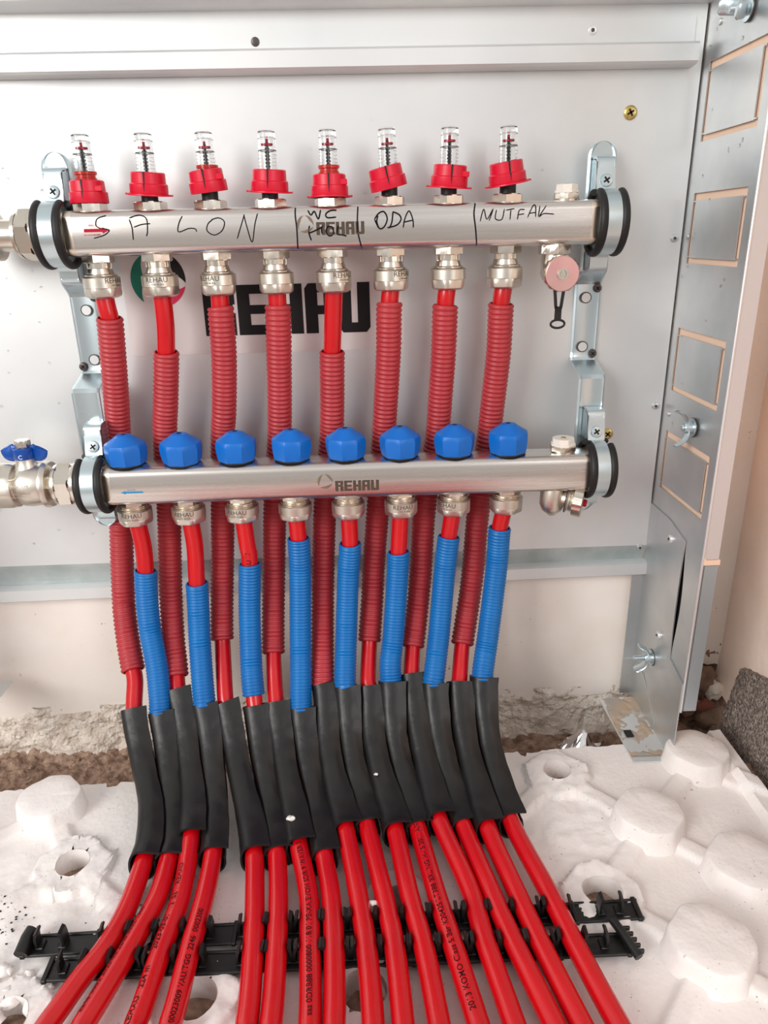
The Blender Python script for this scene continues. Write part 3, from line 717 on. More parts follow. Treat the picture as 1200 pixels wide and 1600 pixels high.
# screws of the cabinet
screw(cab, (.4634, PY - .0004, .5989), .0058, M_brass, FRONT, label='yellow zinc wall screw', dome=.3)
screw(cab, (.4685, PY - .0004, .3106), .0056, M_brass, FRONT, label='yellow zinc wall screw', dome=.3, rot=.9)
for z in (.4953, .3382, .1839): screw(cab, (.5145, PY - .0004, z), .0034, M_galv_side, FRONT, slot='rivet', dome=.6)
for y, z in ((-.0146, .2176), (-.0152, .1096)): screw(leg, (SX - .0016, y, z), .0042, M_edge, LEFTW, slot='cross', dome=.6)
for y, z in ((.0185, .6600), (.0320, .4965), (.0290, .3330), (.0345, .1930)):
    screw(cab, (SX - .0004, y, z), .0026, M_galv_side, LEFTW, slot='none', dome=.5, name='rivet')
def wing(y, z, stud, spin):
    T = Matrix.Translation(V((SX - .0015, y, z))) @ LEFTW
    m = MB(); m.T = T
    m.lathe([(.0085, 0), (.0085, .0014), (.0060, .0018)], 28)
    m.lathe([(.0050, .0018), (.0046, .0075), (.0040, .0085)], 20)
    for s in (1, -1):
        m.T = T @ Matrix.Rotation(spin + (0 if s > 0 else PI), 4, 'Z')
        P = cat([V((.0020, 0, .0045)), V((.0075, 0, .0055)), V((.0120, 0, .0085)), V((.0150, 0, .0130)), V((.0165, 0, .0165))], 6)
        wf = lambda k: .75 + .45 * math.sin(PI * min(1, k / 24)) + .25 * math.exp(-((k - 20) / 3.5) ** 2)
        m.sweep(P, [(.0045 * math.cos(a), .0013 * math.sin(a)) for a in [2 * PI * q / 16 for q in range(16)]], scale=wf, updir=(0, 0, 1))
    m.T = T
    m.lathe([(.0026, .002), (.0026, stud), (.0020, stud + .0006)], 16, rf=None)
    for q in range(int((stud - .008) / .0011)): m.lathe([(.0026, .0085 + q * .0011), (.0029, .0088 + q * .0011), (.0026, .0091 + q * .0011)], 16, cap0=False, cap1=False)
    r = MB(); r.T = T; r.lathe([(.0090, -.0002), (.0090, .0006)], 28)
    obj('wing_nut', m, M_zinc, cab, label='zinc wing nut on its stud', extra=[(r, M_scr)], fix=True)
wing(-.0293, .3338, .010, .25); wing(-.0300, .6568, .014, 1.25); wing(-.0045, .0760, .019, -.15)

# sticker on the back panel
m = MB(); YS = PY - .0004
fS = lambda x, z: (x, YS - .0004, z)
m.box(.0040, .2640, YS, PY, .4010, .5300)
stk = obj('sticker', m, M_sticker, cab, smooth=False, label='pale rectangular sticker with a three-colour ring and black letters')
m = MB(); letters(m, fS, .0760, .4180, .0455, .0292, .0024, .40); obj('lettering', m, M_sblk, stk, smooth=False)
for a0, a1, mm, t in ((118, 232, M_green, .0115), (-8, 76, M_sblk, .0120), (258, 345, M_crim, .0120)):
    m = MB(); crescent(m, fS, .0372, .4700, .0250, t, a0, a1); obj('logo_crescent', m, mm, stk, smooth=False)
# water drops on the sheet
m = MB()
for k in range(110):
    if k % 3: x = random.uniform(-.18, -.05); z = random.uniform(.19, .60)
    else: x = random.uniform(-.18, .50); z = random.uniform(.19, .64)
    r = random.uniform(.0006, .0016); m.T = Matrix.Translation(V((x, PY, z))) @ FRONT
    m.lathe([(r, 0), (r * .85, r * .35), (r * .5, r * .55), (.00005, r * .62)], 10, cap0=False)
for k in range(40):
    r = random.uniform(.0007, .0016); m.T = Matrix.Translation(V((SX, random.uniform(-.05, .040), random.uniform(.24, .67)))) @ LEFTW
    m.lathe([(r, 0), (r * .85, r * .35), (r * .5, r * .55), (.00005, r * .62)], 10, cap0=False)
obj('water_drops', m, M_drop, cab, kind='stuff')

# ------------------------------------------------------------------ brackets with pipe clamps
def bracket(cx, label, cxu, cxl):
    b = thing('mounting_bracket', label, 'bracket', (cx, .03, .243), 'manifold brackets')
    w = .0125; th = .0024
    prof = [(.027, .5755), (.027, .4720), (.0285, .4680), (.0385, .4600), (.0410, .4565), (.0410, .3900), (.0390, .3865), (.0100, .3775), (.0070, .3740), (.0070, .2430)]
    # rounded ends: width narrows near both ends
    Z = []
    def dense():
        out = []
        for (ya, za), (yb, zb) in zip(prof, prof[1:]):
            n = 14 if abs(za - zb) > .02 else 3
            for k in range(n): out.append((ya + (yb - ya) * k / n, za + (zb - za) * k / n))
        out.append(prof[-1]); return out
    D = []
    for k in range(9):                      # semicircle caps
        a = PI / 2 * (1 - k / 8); D.append((.027, .563 + .0125 * math.sin(a), w * math.cos(a) if k else .0008))
    D += [(y, z, w) for y, z in dense() if .256 < z < .562]
    for k in range(9):
        a = PI / 2 * k / 8; D.append((.007, .2555 - .0125 * math.sin(a), w * math.cos(a) if k < 8 else .0008))
    m = MB(); vs = []; fs = []
    xs = [-1, -.86, -.72, 0, .72, .86, 1]; xo = [.0, .0010, .0, 0, .0, .0010, .0]
    for y, z, ww in D:
        for q, o_ in zip(xs, xo): vs.append((cx + ww * q, y - o_, z))
        for q in xs: vs.append((cx + ww * q, y + th, z))
    c = len(xs)
    for k in range(len(D) - 1):
        a = k * 2 * c; bb = a + 2 * c
        for i in range(c - 1):
            fs += [(a + i, bb + i, bb + i + 1, a + i + 1), (a + c + i, a + c + i + 1, bb + c + i + 1, bb + c + i)]
        fs += [(a, a + c, bb + c, bb), (a + c - 1, bb + c - 1, bb + 2 * c - 1, a + 2 * c - 1)]
    fs += [tuple(range(c)) + tuple(range(2 * c - 1, c - 1, -1)), tuple(range((len(D) - 1) * 2 * c, (len(D) - 1) * 2 * c + c)) + tuple(range(len(D) * 2 * c - 1, len(D) * 2 * c - c - 1, -1))]
    m.add(vs, fs); pl = obj('bracket_plate', m, M_zinc, b, fix=True, ang=30)
    for z in (.4445, .3990):               # punched holes showing the sheet behind
        h = MB(); h.T = Matrix.Translation(V((cx + (.0015 if cx < 0 else -.0015), .0399, z))) @ FRONT
        h.lathe([(.0052, 0), (.0052, .0003), (.0043, .0003)], 28, cap0=False, cap1=False)
        g = MB(); g.T = h.T; g.lathe([(.0046, .0), (.0046, .00025)], 28)
        obj('punched_hole', h, M_scr, pl, extra=[(g, M_galv)])
    for x, z in (((.0105, .4560), (-.0095, .3930)) if cx < 0 else ((.0085, .4530), (.0085, .3925))):
        screw(pl, (cx + x, .0395, z), .0040, M_scr, FRONT, dome=.45, rot=.8)
    for ax, ay, az in ((cxu, .0, .5100), (cxl, -.020, .2950)):
        m = MB(); m.T = Matrix.Translation(V((ax, ay, az))) @ AXX
        m.lathe([(.0252, -.0058), (.0264, -.0058), (.0264, .0058), (.0252, .0058), (.0252, -.0058)], 72, cap0=False, cap1=False)
        m.T = Matrix.Identity(4)
        def tab(pts, hw):
            P = cat([V((ax, ay + y, az + z)) for y, z in pts], 5)
            m.sweep(P, [(-hw, -.0010), (hw, -.0010), (hw, .0010), (-hw, .0010)], updir=None if False else (0, -.3, 1) if False else None)
        for pts in ([(.0262, .0520), (.0150, .0515), (.0110, .0480), (.0085, .0340), (.0060, .0255)], [(.0262, -.0400), (.0155, -.0395), (.0125, -.0370), (.0110, -.0290), (.0080, -.0245)]):
            P = cat([V((0, ay + y, az + z)) for y, z in pts], 6); vs = []; fs = []; hw = .0078
            for k, p in enumerate(P):
                t = (P[min(k + 1, len(P) - 1)] - P[max(k - 1, 0)]).normalized(); nn = V((0, -t.z, t.y)) * .0011
                for s in (-1, 1): 
                    vs.append((ax + s * hw, p.y + nn.y, p.z + nn.z)); vs.append((ax + s * hw, p.y - nn.y, p.z - nn.z))
            for k in range(len(P) - 1):
                a = 4 * k; fs += [(a, a + 2, a + 6, a + 4), (a + 1, a + 5, a + 7, a + 3), (a, a + 4, a + 5, a + 1), (a + 2, a + 3, a + 7, a + 6)]
            m.add(vs, fs)
            # side web of the hat
            m.poly([(ax - hw, ay + .0262, az + pts[0][1]), (ax - hw, ay + pts[3][0], az + pts[2][1]), (ax - hw, ay + pts[4][0] + .004, az + pts[4][1]), (ax - hw, ay + .0262, az + pts[4][1])], (.001, 0, 0))
            m.poly([(ax + hw - .001, ay + .0262, az + pts[0][1]), (ax + hw - .001, ay + pts[3][0], az + pts[2][1]), (ax + hw - .001, ay + pts[4][0] + .004, az + pts[4][1]), (ax + hw - .001, ay + .0262, az + pts[4][1])], (.001, 0, 0))
        cl = obj('pipe_clamp', m, M_zinc, b, fix=True)
        for s in (-1, 1):
            r = MB(); path = []
            for k in range(73):
                a = PI * 2 * k / 72 * .90 + PI / 2 + PI * .10
                path.append(V((ax + s * .0090, ay + .0252 * math.cos(a), az + .0252 * math.sin(a))))
            r.sweep(path, [(.0030 * math.cos(q), .0036 * math.sin(q)) for q in [2 * PI * i / 14 for i in range(14)]], updir=(1, 0, 0))
            obj('rubber_lining', r, M_blk, cl)
        screw(cl, (ax, ay + .0075, az + .0330), .0056, M_zinc, FRONT @ Matrix.Rotation(-.25, 4, 'X'), dome=.4, rot=.6)
bracket(-.0330, 'blue zinc bracket at the left ends of both manifolds', -.0310, -.0260)
bracket(.4370, 'blue zinc bracket at the right ends of both manifolds', .4355, .4385)

# ------------------------------------------------------------------ manifolds
def tube_section(h=.0175, r=.0075):
    s = []
    for cx, cz, a0 in ((h - r, h - r, 0), (-(h - r), h - r, 90), (-(h - r), -(h - r), 180), (h - r, -(h - r), 270)):
        for k in range(9): a = math.radians(a0 + 90 * k / 8); s.append((cx + r * math.cos(a), cz + r * math.sin(a)))
    # slightly bulged faces
    out = []
    n = len(s)
    for i in range(n):
        p, q = s[i], s[(i + 1) % n]; out.append(p)
        if math.hypot(p[0] - q[0], p[1] - q[1]) > .006:
            for t in (.25, .5, .75):
                x = p[0] + (q[0] - p[0]) * t; z = p[1] + (q[1] - p[1]) * t; l = math.hypot(x, z); bu = .0009 * math.sin(PI * t)
                out.append((x * (1 + bu / l), z * (1 + bu / l)))
    return out
SEC = tube_section()
def front_y(dz):
    """distance of the tube's front surface from its axis at height dz"""
    best = 0
    n = len(SEC)
    for i in range(n):
        p, q = SEC[i], SEC[(i + 1) % n]
        if p[0] < 0 or q[0] < 0: continue
        if (p[1] - dz) * (q[1] - dz) <= 0 and abs(p[1] - q[1]) > 1e-7:
            t = (dz - p[1]) / (q[1] - p[1]); best = max(best, p[0] + (q[0] - p[0]) * t)
    return best
def manifold_tube(parent, x0, x1, ay, az, label):
    m = MB(); w = MB()
    def ring(mm, xs):
        vs = []; fs = []; n = len(SEC)
        for x, k in xs:
            for y, z in SEC: vs.append((x, ay - y * k, az + z * k))
        for j in range(len(xs) - 1):
            for i in range(n): a = (i + 1) % n; fs.append((j * n + i, j * n + a, (j + 1) * n + a, (j + 1) * n + i))
        mm.add(vs, fs); return n
    ring(m, [(x0 + .0085, 1), (x1 - .0085, 1)])
    n = ring(w, [(x0, .80), (x0 + .0004, .95), (x0 + .0016, .995), (x0 + .0085, 1.001)])
    w.add([(x0, ay - y * .8, az + z * .8) for y, z in SEC], [tuple(range(len(SEC)))])
    n = ring(w, [(x1 - .0085, 1.001), (x1 - .0016, .995), (x1 - .0004, .95), (x1, .80)])
    w.add([(x1, ay - y * .8, az + z * .8) for y, z in SEC], [tuple(range(len(SEC)))])
    for a, b in ((x0 - .026, x0 + .001), (x1 - .001, x1 + .017)):
        w.T = Matrix.Translation(V((a, ay, az))) @ AXX; L = b - a
        w.lathe([(.0165, 0), (.0165, .001)] + [(.0165 + (.0012 if k % 2 else 0), .001 + L * .9 * k / 10) for k in range(11)] + [(.0165, L)], 48)
        w.T = Matrix.Identity(4)
    return obj('manifold_tube', m, M_steel, parent, label=label, extra=[(w, M_weld)], fix=True)

sup = thing('supply_manifold', 'upper stainless manifold with eight red flow meters and marker writing', 'manifold', (.2, 0, .457))
ret = thing('return_manifold', 'lower stainless manifold with eight blue adjusting knobs', 'manifold', (.2, -.02, .255))
UA = (0, .5100); LA = (-.020, .2950)
manifold_tube(sup, -.0205, .4265, 0, .5100, None)
manifold_tube(ret, -.0160, .4320, -.020, .2950, None)
def onU(x, z): return (x, -(front_y(z - .5100) + .0003), z)
def onL(x, z): return (x, -.020 - (front_y(z - .2950) + .0003), z)
for lo, hi, nm, lb in ((0, 1, 'marker_letter', 'S'), (1, 4, 'marker_letter', 'A'), (4, 5, 'marker_letter', 'L'), (5, 6, 'marker_letter', 'O'), (6, 8, 'marker_letter', 'N'),
        (8, 9, 'marker_line', 0), (9, 10, 'marker_line', 0), (10, 11, 'marker_line', 0), (11, 12, 'marker_letter', 'W'), (12, 13, 'marker_letter', 'C'), (13, 16, 'marker_letter', 'H'), (16, 17, 'marker_letter', 'O'), (17, 18, 'marker_letter', 'L'),
        (18, 20, 'marker_letter', 'O'), (20, 22, 'marker_letter', 'D'), (22, 24, 'marker_letter', 'A'), (24, 25, 'marker_letter', 'M'), (25, 26, 'marker_letter', 'U'), (26, 28, 'marker_letter', 'T'), (28, 30, 'marker_letter', 'F'), (30, 32, 'marker_letter', 'A'), (32, 34, 'marker_letter', 'K')):
    m = MB()
    for w_, pts in INK[lo:hi]: ribbon(m, [(a / 1e4, b_ / 1e4) for a, b_ in pts], min(w_, 7) * .00017, onU)
    obj(nm, m, M_ink, sup, smooth=False, label=('handwritten black letter ' + lb) if lb else 'handwritten black dividing line')
def etched(parent, f, x, zl, zr):
    m = MB(); letters(m, f, x + .0160, zl - .0050, .0100, .0074, .0007, .38)
    obj('etched_name', m, M_logoA, parent, smooth=False)
    m = MB()
    for a0, a1, t in ((100, 220, .0024), (-10, 90, .0022), (230, 345, .0024)): crescent(m, f, x + .0070, zr, .0068, t, a0, a1)
    obj('etched_ring', m, M_brown, parent, smooth=False)
etched(sup, onU, .1722, .5098, .5135)
etched(ret, onL, .1785, .2912, .2960)
def flat_text(m, f, s, x, z, size, bold=0):
    vs, fs = text_pts(s, size, bold); m.add([f(x + a, z + b) for a, b in vs], fs)
m = MB()
fA = onU
m.add([fA(-.0020, .5136), fA(.0130, .5136), fA(.0130, .5110), fA(-.0020, .5110)], [(0, 1, 2, 3)])
m.add([fA(.0130, .5148), fA(.0182, .5123), fA(.0130, .5098)], [(0, 1, 2)])
flat_text(m, fA, '0045-1', .0020, .5155, .0022); flat_text(m, fA, 'G1-213-00-001', -.0025, .5082, .0022)
obj('printed_arrow', m, M_redprint, sup, smooth=False, label='small red flow arrow')
m = MB(); m.add([onL(.0055, .2921), onL(.0210, .2921), onL(.0210, .2905), onL(.0055, .2905)], [(0, 1, 2, 3)]); m.add([onL(.0055, .2930), onL(.0010, .2913), onL(.0055, .2896)], [(0, 1, 2)])
flat_text(m, onL, '00-451-01', .0070, .2930, .0018)
obj('printed_arrow', m, M_blueprint, ret, smooth=False, label='small blue flow arrow')

# flow meters
FM = [(.5335, 0, 0, 0, 1), (.5390, 0, 4, 1, 0), (.5400, 0, -6, 0, .5), (.5392, 0, 3, 1, 0), (.5345, 0, 0, 1, 1), (.5400, 0, -13, 0, 0), (.5398, 0, 4, 1, 0), (.5415, 0, -9, 1, 0)]
TZ = .5272
for i, (zb, tx, ty, flange, collar) in enumerate(FM):
    x = .05 * i
    T = Matrix.Translation(V((x, 0, zb))) @ Matrix.Rotation(math.radians(ty), 4, 'Y') @ Matrix.Rotation(math.radians(4 if ty else 0), 4, 'X')
    m = MB(); m.T = T
    m.lathe([(.0135, .0002), (.0152, 0), (.0155, .0006), (.0154, .0082), (.0146, .0088), (.0140, .0090), (.0137, .0166), (.0128, .0174), (.0082, .0174), (.0082, .0100)], 56, cap0=False, cap1=False)
    if flange:
        m.lathe([(.0150, -.0004), (.0176, -.0004), (.0178, .0001), (.0176, .0008), (.0150, .0010)], 48, cap0=False, cap1=False)
        for s in (-1, 1): m.box(s * .0160, s * .0190, -.0030, .0030, -.0004, .0010)
    if i % 2 == 0: m.box(.0090, .0150, -.0110, -.0060, .0086, .0130, .0006)
    sl = MB(); sl.T = T
    sl.poly([(-.0007, -.01415, .0176), (.0007, -.01415, .0176), (.0006, -.01415, .009), (-.0006, -.01415, .009)], (0, .001, 0))
    sl.poly([(-.0006, -.0157, .0088), (.0006, -.0157, .0088), (.0001, -.0157, .0030), (-.0001, -.0157, .0030)], (0, .001, 0))
    sl.lathe([(.0150, .0006), (.0040, .0010)], 40, cap0=False, cap1=False)
    fm = obj('flow_meter', m, M_cap, sup, label=None, extra=[(sl, M_blk)])
    m = MB(); m.T = Matrix.Translation(V((x, 0, TZ - .0008)))
    m.ngon_prism(6, .0118, 0, .0075, .0008, rot=.35 + .5 * ((i * 7) % 5)); m.lathe([(.0132, -.0002), (.0132, .0010)], 40)
    obj('hex_nut', m, M_nick, fm, fix=True, ang=14)
    m = MB(); m.T = Matrix.Translation(V((x, 0, TZ))); m.lathe([(.0068, .004), (.0068, .010 + zb - .5335)], 28)
    obj('valve_neck', m, M_blk, fm)
    if collar:
        m = MB(); m.T = Matrix.Translation(V((x, 0, zb + .0174)))
        h = .0066 if collar == 1 else .003
        m.lathe([(.0086, 0), (.0086, .0016), (.0078, .0020), (.0078, h - .0026), (.0090, h - .0022), (.0090, h), (.0080, h)], 36); obj('clear_collar', m, M_redglass, fm)
    # sight glass: thin clear tube with a solid cap
    TG = Matrix.Translation(V((x, 0, zb))) @ Matrix.Rotation(math.radians(ty * .15), 4, 'Y')
    top = .5850 - zb
    m = MB(); m.T = TG
    m.lathe([(.0078, .010), (.0074, top - .0060), (.0070, top - .0055), (.0070, top - .0008), (.0062, top), (.0003, top), (.0003, top - .004), (.0058, top - .0045), (.0060, .010)], 40, cap0=False, cap1=False)
    obj('sight_glass', m, M_glass, fm)
    m = MB(); m.T = TG
    m.lathe([(.0012, .010), (.0012, top - .0085), (.0003, top - .0080)], 12)
    z = .016
    while z < top - .014: m.lathe([(.0012, z), (.0020, z + .0003), (.0020, z + .0015), (.0012, z + .0018)], 12, cap0=False, cap1=False); z += .0026
    rd = MB(); rd.T = TG
    zz = top - (.0110 + .0006 * (i % 3)); rd.lathe([(.0020, zz), (.0048, zz + .0002), (.0048, zz + .0016), (.0020, zz + .0018)], 24); rd.lathe([(.0011, zz), (.0011, zz + .0052)], 10)
    sc = MB(); sc.T = TG
    z = .0195 if collar != 1 else .0255
    while z < top - .015:
        for a0, a1 in ((195, 235), (305, 345)):
            vs = []; rr = .00788
            for k in range(7):
                a = math.radians(a0 + (a1 - a0) * k / 6); vs += [(rr * math.cos(a), rr * math.sin(a), z), (rr * math.cos(a), rr * math.sin(a), z + .00028)]
            sc.add(vs, [(2 * k, 2 * k + 2, 2 * k + 3, 2 * k + 1) for k in range(6)])
        z += .0027
    sc.add([(.0003, -.0061, .012), (.0008, -.0061, .012), (.0008, -.0061, top - .012), (.0003, -.0061, top - .012)], [(0, 1, 2, 3)])
    sc.lathe([(.00745, top - .0150), (.0064, top - .0150), (.0064, top - .0143), (.00745, top - .0143)], 36, cap0=False, cap1=False)
    obj('indicator', m, M_blk, fm, extra=[(rd, M_redprint), (sc, M_scale)])

# compression fittings
def wrapT(m, T, r, s, size, ang, z):
    vs, fs = text_pts(s, size); w = max(a for a, b in vs)
    out = []
    for a, b in vs:
        q = math.radians(-90 + ang) + (a - w / 2) / r; out.append(T @ V((r * math.cos(q), r * math.sin(q), z + b)))
    m.add(out, fs)
def fitting(parent, x, y, z0, lower, spin, ang):
    T = Matrix.Translation(V((x, y, z0)))
    m = MB(); m.T = T
    if not lower: a, c, d, e_ = -.0175, -.0262, -.0266, -.0348
    else: a, c, d, e_ = -.0080, -.0165, -.0168, -.0228
    m.lathe([(.0120, a + .001), (.0150, a), (.0156, a - .0006), (.0156, c), (.0150, d), (.0140, d - .0002)], 48, cap0=True, cap1=True)
    def hexr(ang_, k):
        q = ((ang_ - spin) % (PI / 3)) - PI / 6; return min(1 / math.cos(q), 1.085) * .96
    L = e_ - d
    vs = []; n = 72
    m.lathe([(.0147, d + .0010), (.0149, d - .0002), (.0149, d + L * .55), (.0143, d + L * .82), (.0122, e_), (.0078, e_), (.0078, e_ + .003)], n, rf=lambda q, k: hexr(q, k) if 1 <= k <= 3 else 1, cap1=False)
    ft = obj('compression_fitting', m, M_nickm, parent, fix=True, ang=28)
    m = MB(); m.T = T
    if not lower:
        m.ngon_prism(6, .0116, -.0062, .0012, .0007, rot=spin + .2)
        m.lathe([(.0098, -.006), (.0096, -.0105), (.0100, -.0108), (.0112, -.0150), (.0134, -.0158), (.0134, -.0166), (.0120, -.0170), (.0120, -.0180)], 44)
        for q in range(4):
            g = MB(); aa = spin + q * PI / 2; m.T = T @ Matrix.Rotation(aa, 4, 'Z'); m.box(.0060, .0100, -.0022, .0022, -.0105, -.0060)
    else:
        m.ngon_prism(6, .0116, -.0035, .0012, .0006, rot=spin + .2)
        m.lathe([(.0118, -.0034), (.0134, -.0038), (.0134, -.0046), (.0124, -.0050), (.0136, -.0056), (.0136, -.0064), (.0122, -.0068), (.0138, -.0074), (.0138, -.0082), (.0120, -.0090)], 44)
    obj('tailpiece', m, M_nick, ft, fix=True, ang=14)
    if ang is not None:
        m = MB(); mid = (a + c) / 2
        wrapT(m, T, .01575, 'REHAU', .0062, ang, mid - .0006); wrapT(m, T, .01575, '1793 90 876', .0022, ang + 3, mid - .0032)
        obj('stamped_name', m, M_etch, ft, smooth=False)
angs = [62, 2, -22, None, 36, 42, None, None]; angl = [2, -6, -12, None, None, 4, -36, None]
for i in range(8):
    fitting(sup, .05 * i, 0, .4928, False, .3 + .37 * ((i * 3) % 5), angs[i])
    fitting(ret, .05 * i + .005, -.020, .2778, True, .1 + .41 * ((i * 2) % 5), angl[i])

# blue knobs
for i in range(8):
    T = Matrix.Translation(V((.05 * i + .005, -.020, .3140))) @ Matrix.Rotation(.2 + .33 * ((i * 5) % 7), 4, 'Z') @ Matrix.Rotation(math.radians((0, -3, 1, 2, 0, -1, 0, -2)[i]), 4, 'Y')
    def sc_(a, k):
        amt = (.0, .6, 1, 1, 1, .7, .25, 0, 0, 0, 0)[min(k, 10)]
        q = (a * 8 / (2 * PI)) % 1.0
        return 1 - amt * .075 * math.sin(PI * q) ** .8
    m = MB(); m.T = T
    m.lathe([(.0120, .0005), (.0166, .0002), (.0174, .0012), (.0186, .0080), (.0190, .0142), (.0187, .0166), (.0176, .0188), (.0080, .0250), (.0066, .0262), (.0040, .0268), (.0022, .0268)], 96, rf=sc_, cap0=True, cap1=False)
    h = MB(); h.T = T; h.lathe([(.0024, .0266), (.0024, .0262), (.0002, .0262)], 20, cap0=False)
    h.lathe([(.0150, -.0016), (.0160, -.0010), (.0160, .0004), (.0140, .0006)], 40)
    p = MB(); p.T = T; p.lathe([(.0008, 0), (.0008, 0)], 6)
    obj('adjusting_knob', m, M_knob, ret, extra=[(h, M_blk)], ang=24)

# air vents
def vent(parent, x, y, z0, r):
    m = MB(); m.T = Matrix.Translation(V((x, y, z0)))
    m.lathe([(.0112, -.001), (.0112, .0012)], 40); m.ngon_prism(6, .0100 * r, .0010, .0062, .0007, rot=.4)
    v = obj('air_vent', m, M_nick, parent, fix=True, ang=14)
    m = MB(); m.T = Matrix.Translation(V((x, y, z0 + .0060)))
    m.ngon_prism(8, .0100 * r, 0, .0022, .0004, rot=.2); m.ngon_prism(8, .0090 * r, .0020, .0068, .0006, rot=.2)
    s = MB(); s.T = Matrix.Translation(V((x, y, z0 + .0128))); s.lathe([(.0026, -.0002), (.0026, .0004), (.0018, .0008)], 16)
    obj('vent_cap', m, M_white, v, extra=[(s, M_brass)], fix=True, ang=14)
vent(sup, .4000, 0, .5275, .98); vent(ret, .4060, -.020, .3125, 1.08)

# drain valve facing the room (upper)
dx = .3925
m = MB(); m.T = Matrix.Translation(V((dx, 0, .4928)))
m.ngon_prism(6, .0125, -.0080, .001, .0008, rot=.5); m.lathe([(.0105, -.008), (.0110, -.014), (.0112, -.024), (.0090, -.029), (.0004, -.030)], 36)
m.T = Matrix.Translation(V((dx, -.004, .4705))) @ FRONT
m.lathe([(.0108, 0), (.0108, .012), (.0128, .0125), (.0128, .0185)], 40)
dv = obj('drain_valve', m, M_nick, sup, fix=True)
m = MB(); m.T = Matrix.Translation(V((dx + .0002, -.0225, .4700))) @ FRONT
m.lathe([(.0138, 0), (.0146, .0008), (.0146, .0070), (.0142, .0080)], 60, rf=lambda a, k: 1 + .035 * (1 if math.sin(a * 16) > 0 else 0) * (1 if k in (1, 2) else 0))
cap = obj('drain_cap', m, M_nick, dv, label='knurled drain cap with a pinkish front disc', fix=True, extra=[])
m = MB(); m.T = Matrix.Translation(V((dx + .0002, -.0303, .4700))) @ FRONT; m.lathe([(.0139, 0), (.0141, .0006), (.0136, .0010), (.0050, .0012), (.0047, .0012)], 60)
q = MB(); q.T = Matrix.Translation(V((dx + .0002, -.0312, .4700))) @ FRONT; q.lathe([(.0048, 0), (.0046, .0020), (.0030, .0020), (.0030, .0006), (.0002, .0006)], 32, cap1=False)
q.ngon_prism(4, .0018, .0006, .0022, rot=.6)
# merged disc and its centre boss, then the black strap below
o = obj('drain_disc', m, M_copper, dv, extra=[(q, M_nick)])
s = MB(); zt_ = .4565
for sx in (-1, 1):
    P = cat([V((dx - .0012 + sx * .0040, -.0290, zt_ + .002)), V((dx - .0012 + sx * .0030, -.0292, zt_ - .006)), V((dx - .0012 + sx * .0022, -.0292, zt_ - .013)), V((dx - .0012 + sx * .0010, -.0292, zt_ - .017))], 6)
    s.sweep(P, [(-.0012, -.0008), (.0012, -.0008), (.0012, .0008), (-.0012, .0008)], updir=(0, -1, 0))
s.box(dx - .0040, dx + .0016, -.0300, -.0284, zt_ - .0240, zt_ - .0130)
ringp = [V((dx - .0010 + .0060 * math.cos(a), -.0292, zt_ - .0275 + .0034 * math.sin(a))) for a in [2 * PI * k / 30 for k in range(31)]]
s.tube(ringp, .0010, 10)
obj('retaining_strap', s, M_blk, dv, label='black rubber strap with a loop', fix=True)
# drain valve turned to the right (lower)
m = MB(); bx, by, bz = .3985, -.0220, .2778
m.T = Matrix.Translation(V((bx, by, bz)))
m.lathe([(.0105, .001), (.0112, -.003), (.0118, -.016), (.0095, -.022), (.0030, -.0275), (.0004, -.028)], 36)
TT = Matrix.Translation(V((bx + .002, by, bz - .0090))) @ Matrix.Rotation(math.radians(-24), 4, 'Z') @ Matrix.Rotation(math.radians(97), 4, 'Y')
m.T = TT; m.lathe([(.0070, 0), (.0078, .011), (.0112, .0112), (.0112, .0122), (.0104, .0124)] + [(.0104 + (.0008 if k % 2 else 0), .0124 + .0012 * k) for k in range(1, 7)] + [(.0104, .0204)], 40)
dv2 = obj('drain_valve', m, M_nickm, ret, fix=True)
m = MB(); m.T = TT
m.lathe([(.0120, .0180), (.0134, .0184), (.0134, .0266), (.0126, .0272), (.0040, .0274)], 72, rf=lambda a, k: 1 + .05 * (1 if math.sin(a * 14) > 0 else 0) * (1 if k in (1, 2) else 0))
q = MB(); q.T = TT; q.lathe([(.0034, .027), (.0034, .0300), (.0028, .0304)], 20)
obj('drain_cap', m, M_nick, dv2, fix=True, extra=[(q, M_redprint)])
m = MB(); m.T = TT; m.lathe([(.0075, .0114), (.0128, .0114), (.0128, .0122), (.0075, .0122)], 40, cap0=False, cap1=False); obj('retaining_strap', m, M_blk, dv2)

# ------------------------------------------------------------------ unions and valve at the left ends
def union_nut(m, x0, x1, ay, az, r):
    m.T = Matrix.Translation(V((x0, ay, az))) @ AXX; L = x1 - x0
    m.lathe([(r * .80, 0), (r * .98, .0012), (r * 1.0, .0030), (r * 1.0, .0042)], 60, cap1=False)
    m.ngon_prism(6, r * .98, .0040, L - .0040, .0018, rot=.22)
    m.lathe([(r * 1.03, L - .0045), (r * 1.05, L - .0035), (r * 1.05, L - .0012), (r * .95, L)], 60)
    m.T = Matrix.Identity(4)
un = thing('pipe_union', 'nickel-plated union nut at the left end of the upper manifold', 'pipe fitting', (-.06, 0, .49))
m = MB(); union_nut(m, -.0640, -.0430, 0, .5100, .0185); obj('union_nut', m, M_nick, un, fix=True, ang=14)
m = MB(); m.T = Matrix.Translation(V((-.110, 0, .5100))) @ AXX
m.lathe([(.0200, .0), (.0205, .020), (.0200, .0300), (.0175, .0315), (.0150, .0320), (.0128, .0330), (.0128, .0500)], 48)
m.lathe([(.0160, .0640), (.0175, .0650), (.0175, .0670), (.0165, .0675), (.0180, .0685), (.0180, .0700), (.0160, .0705)], 48)
obj('union_tail', m, M_nick, un, fix=True)
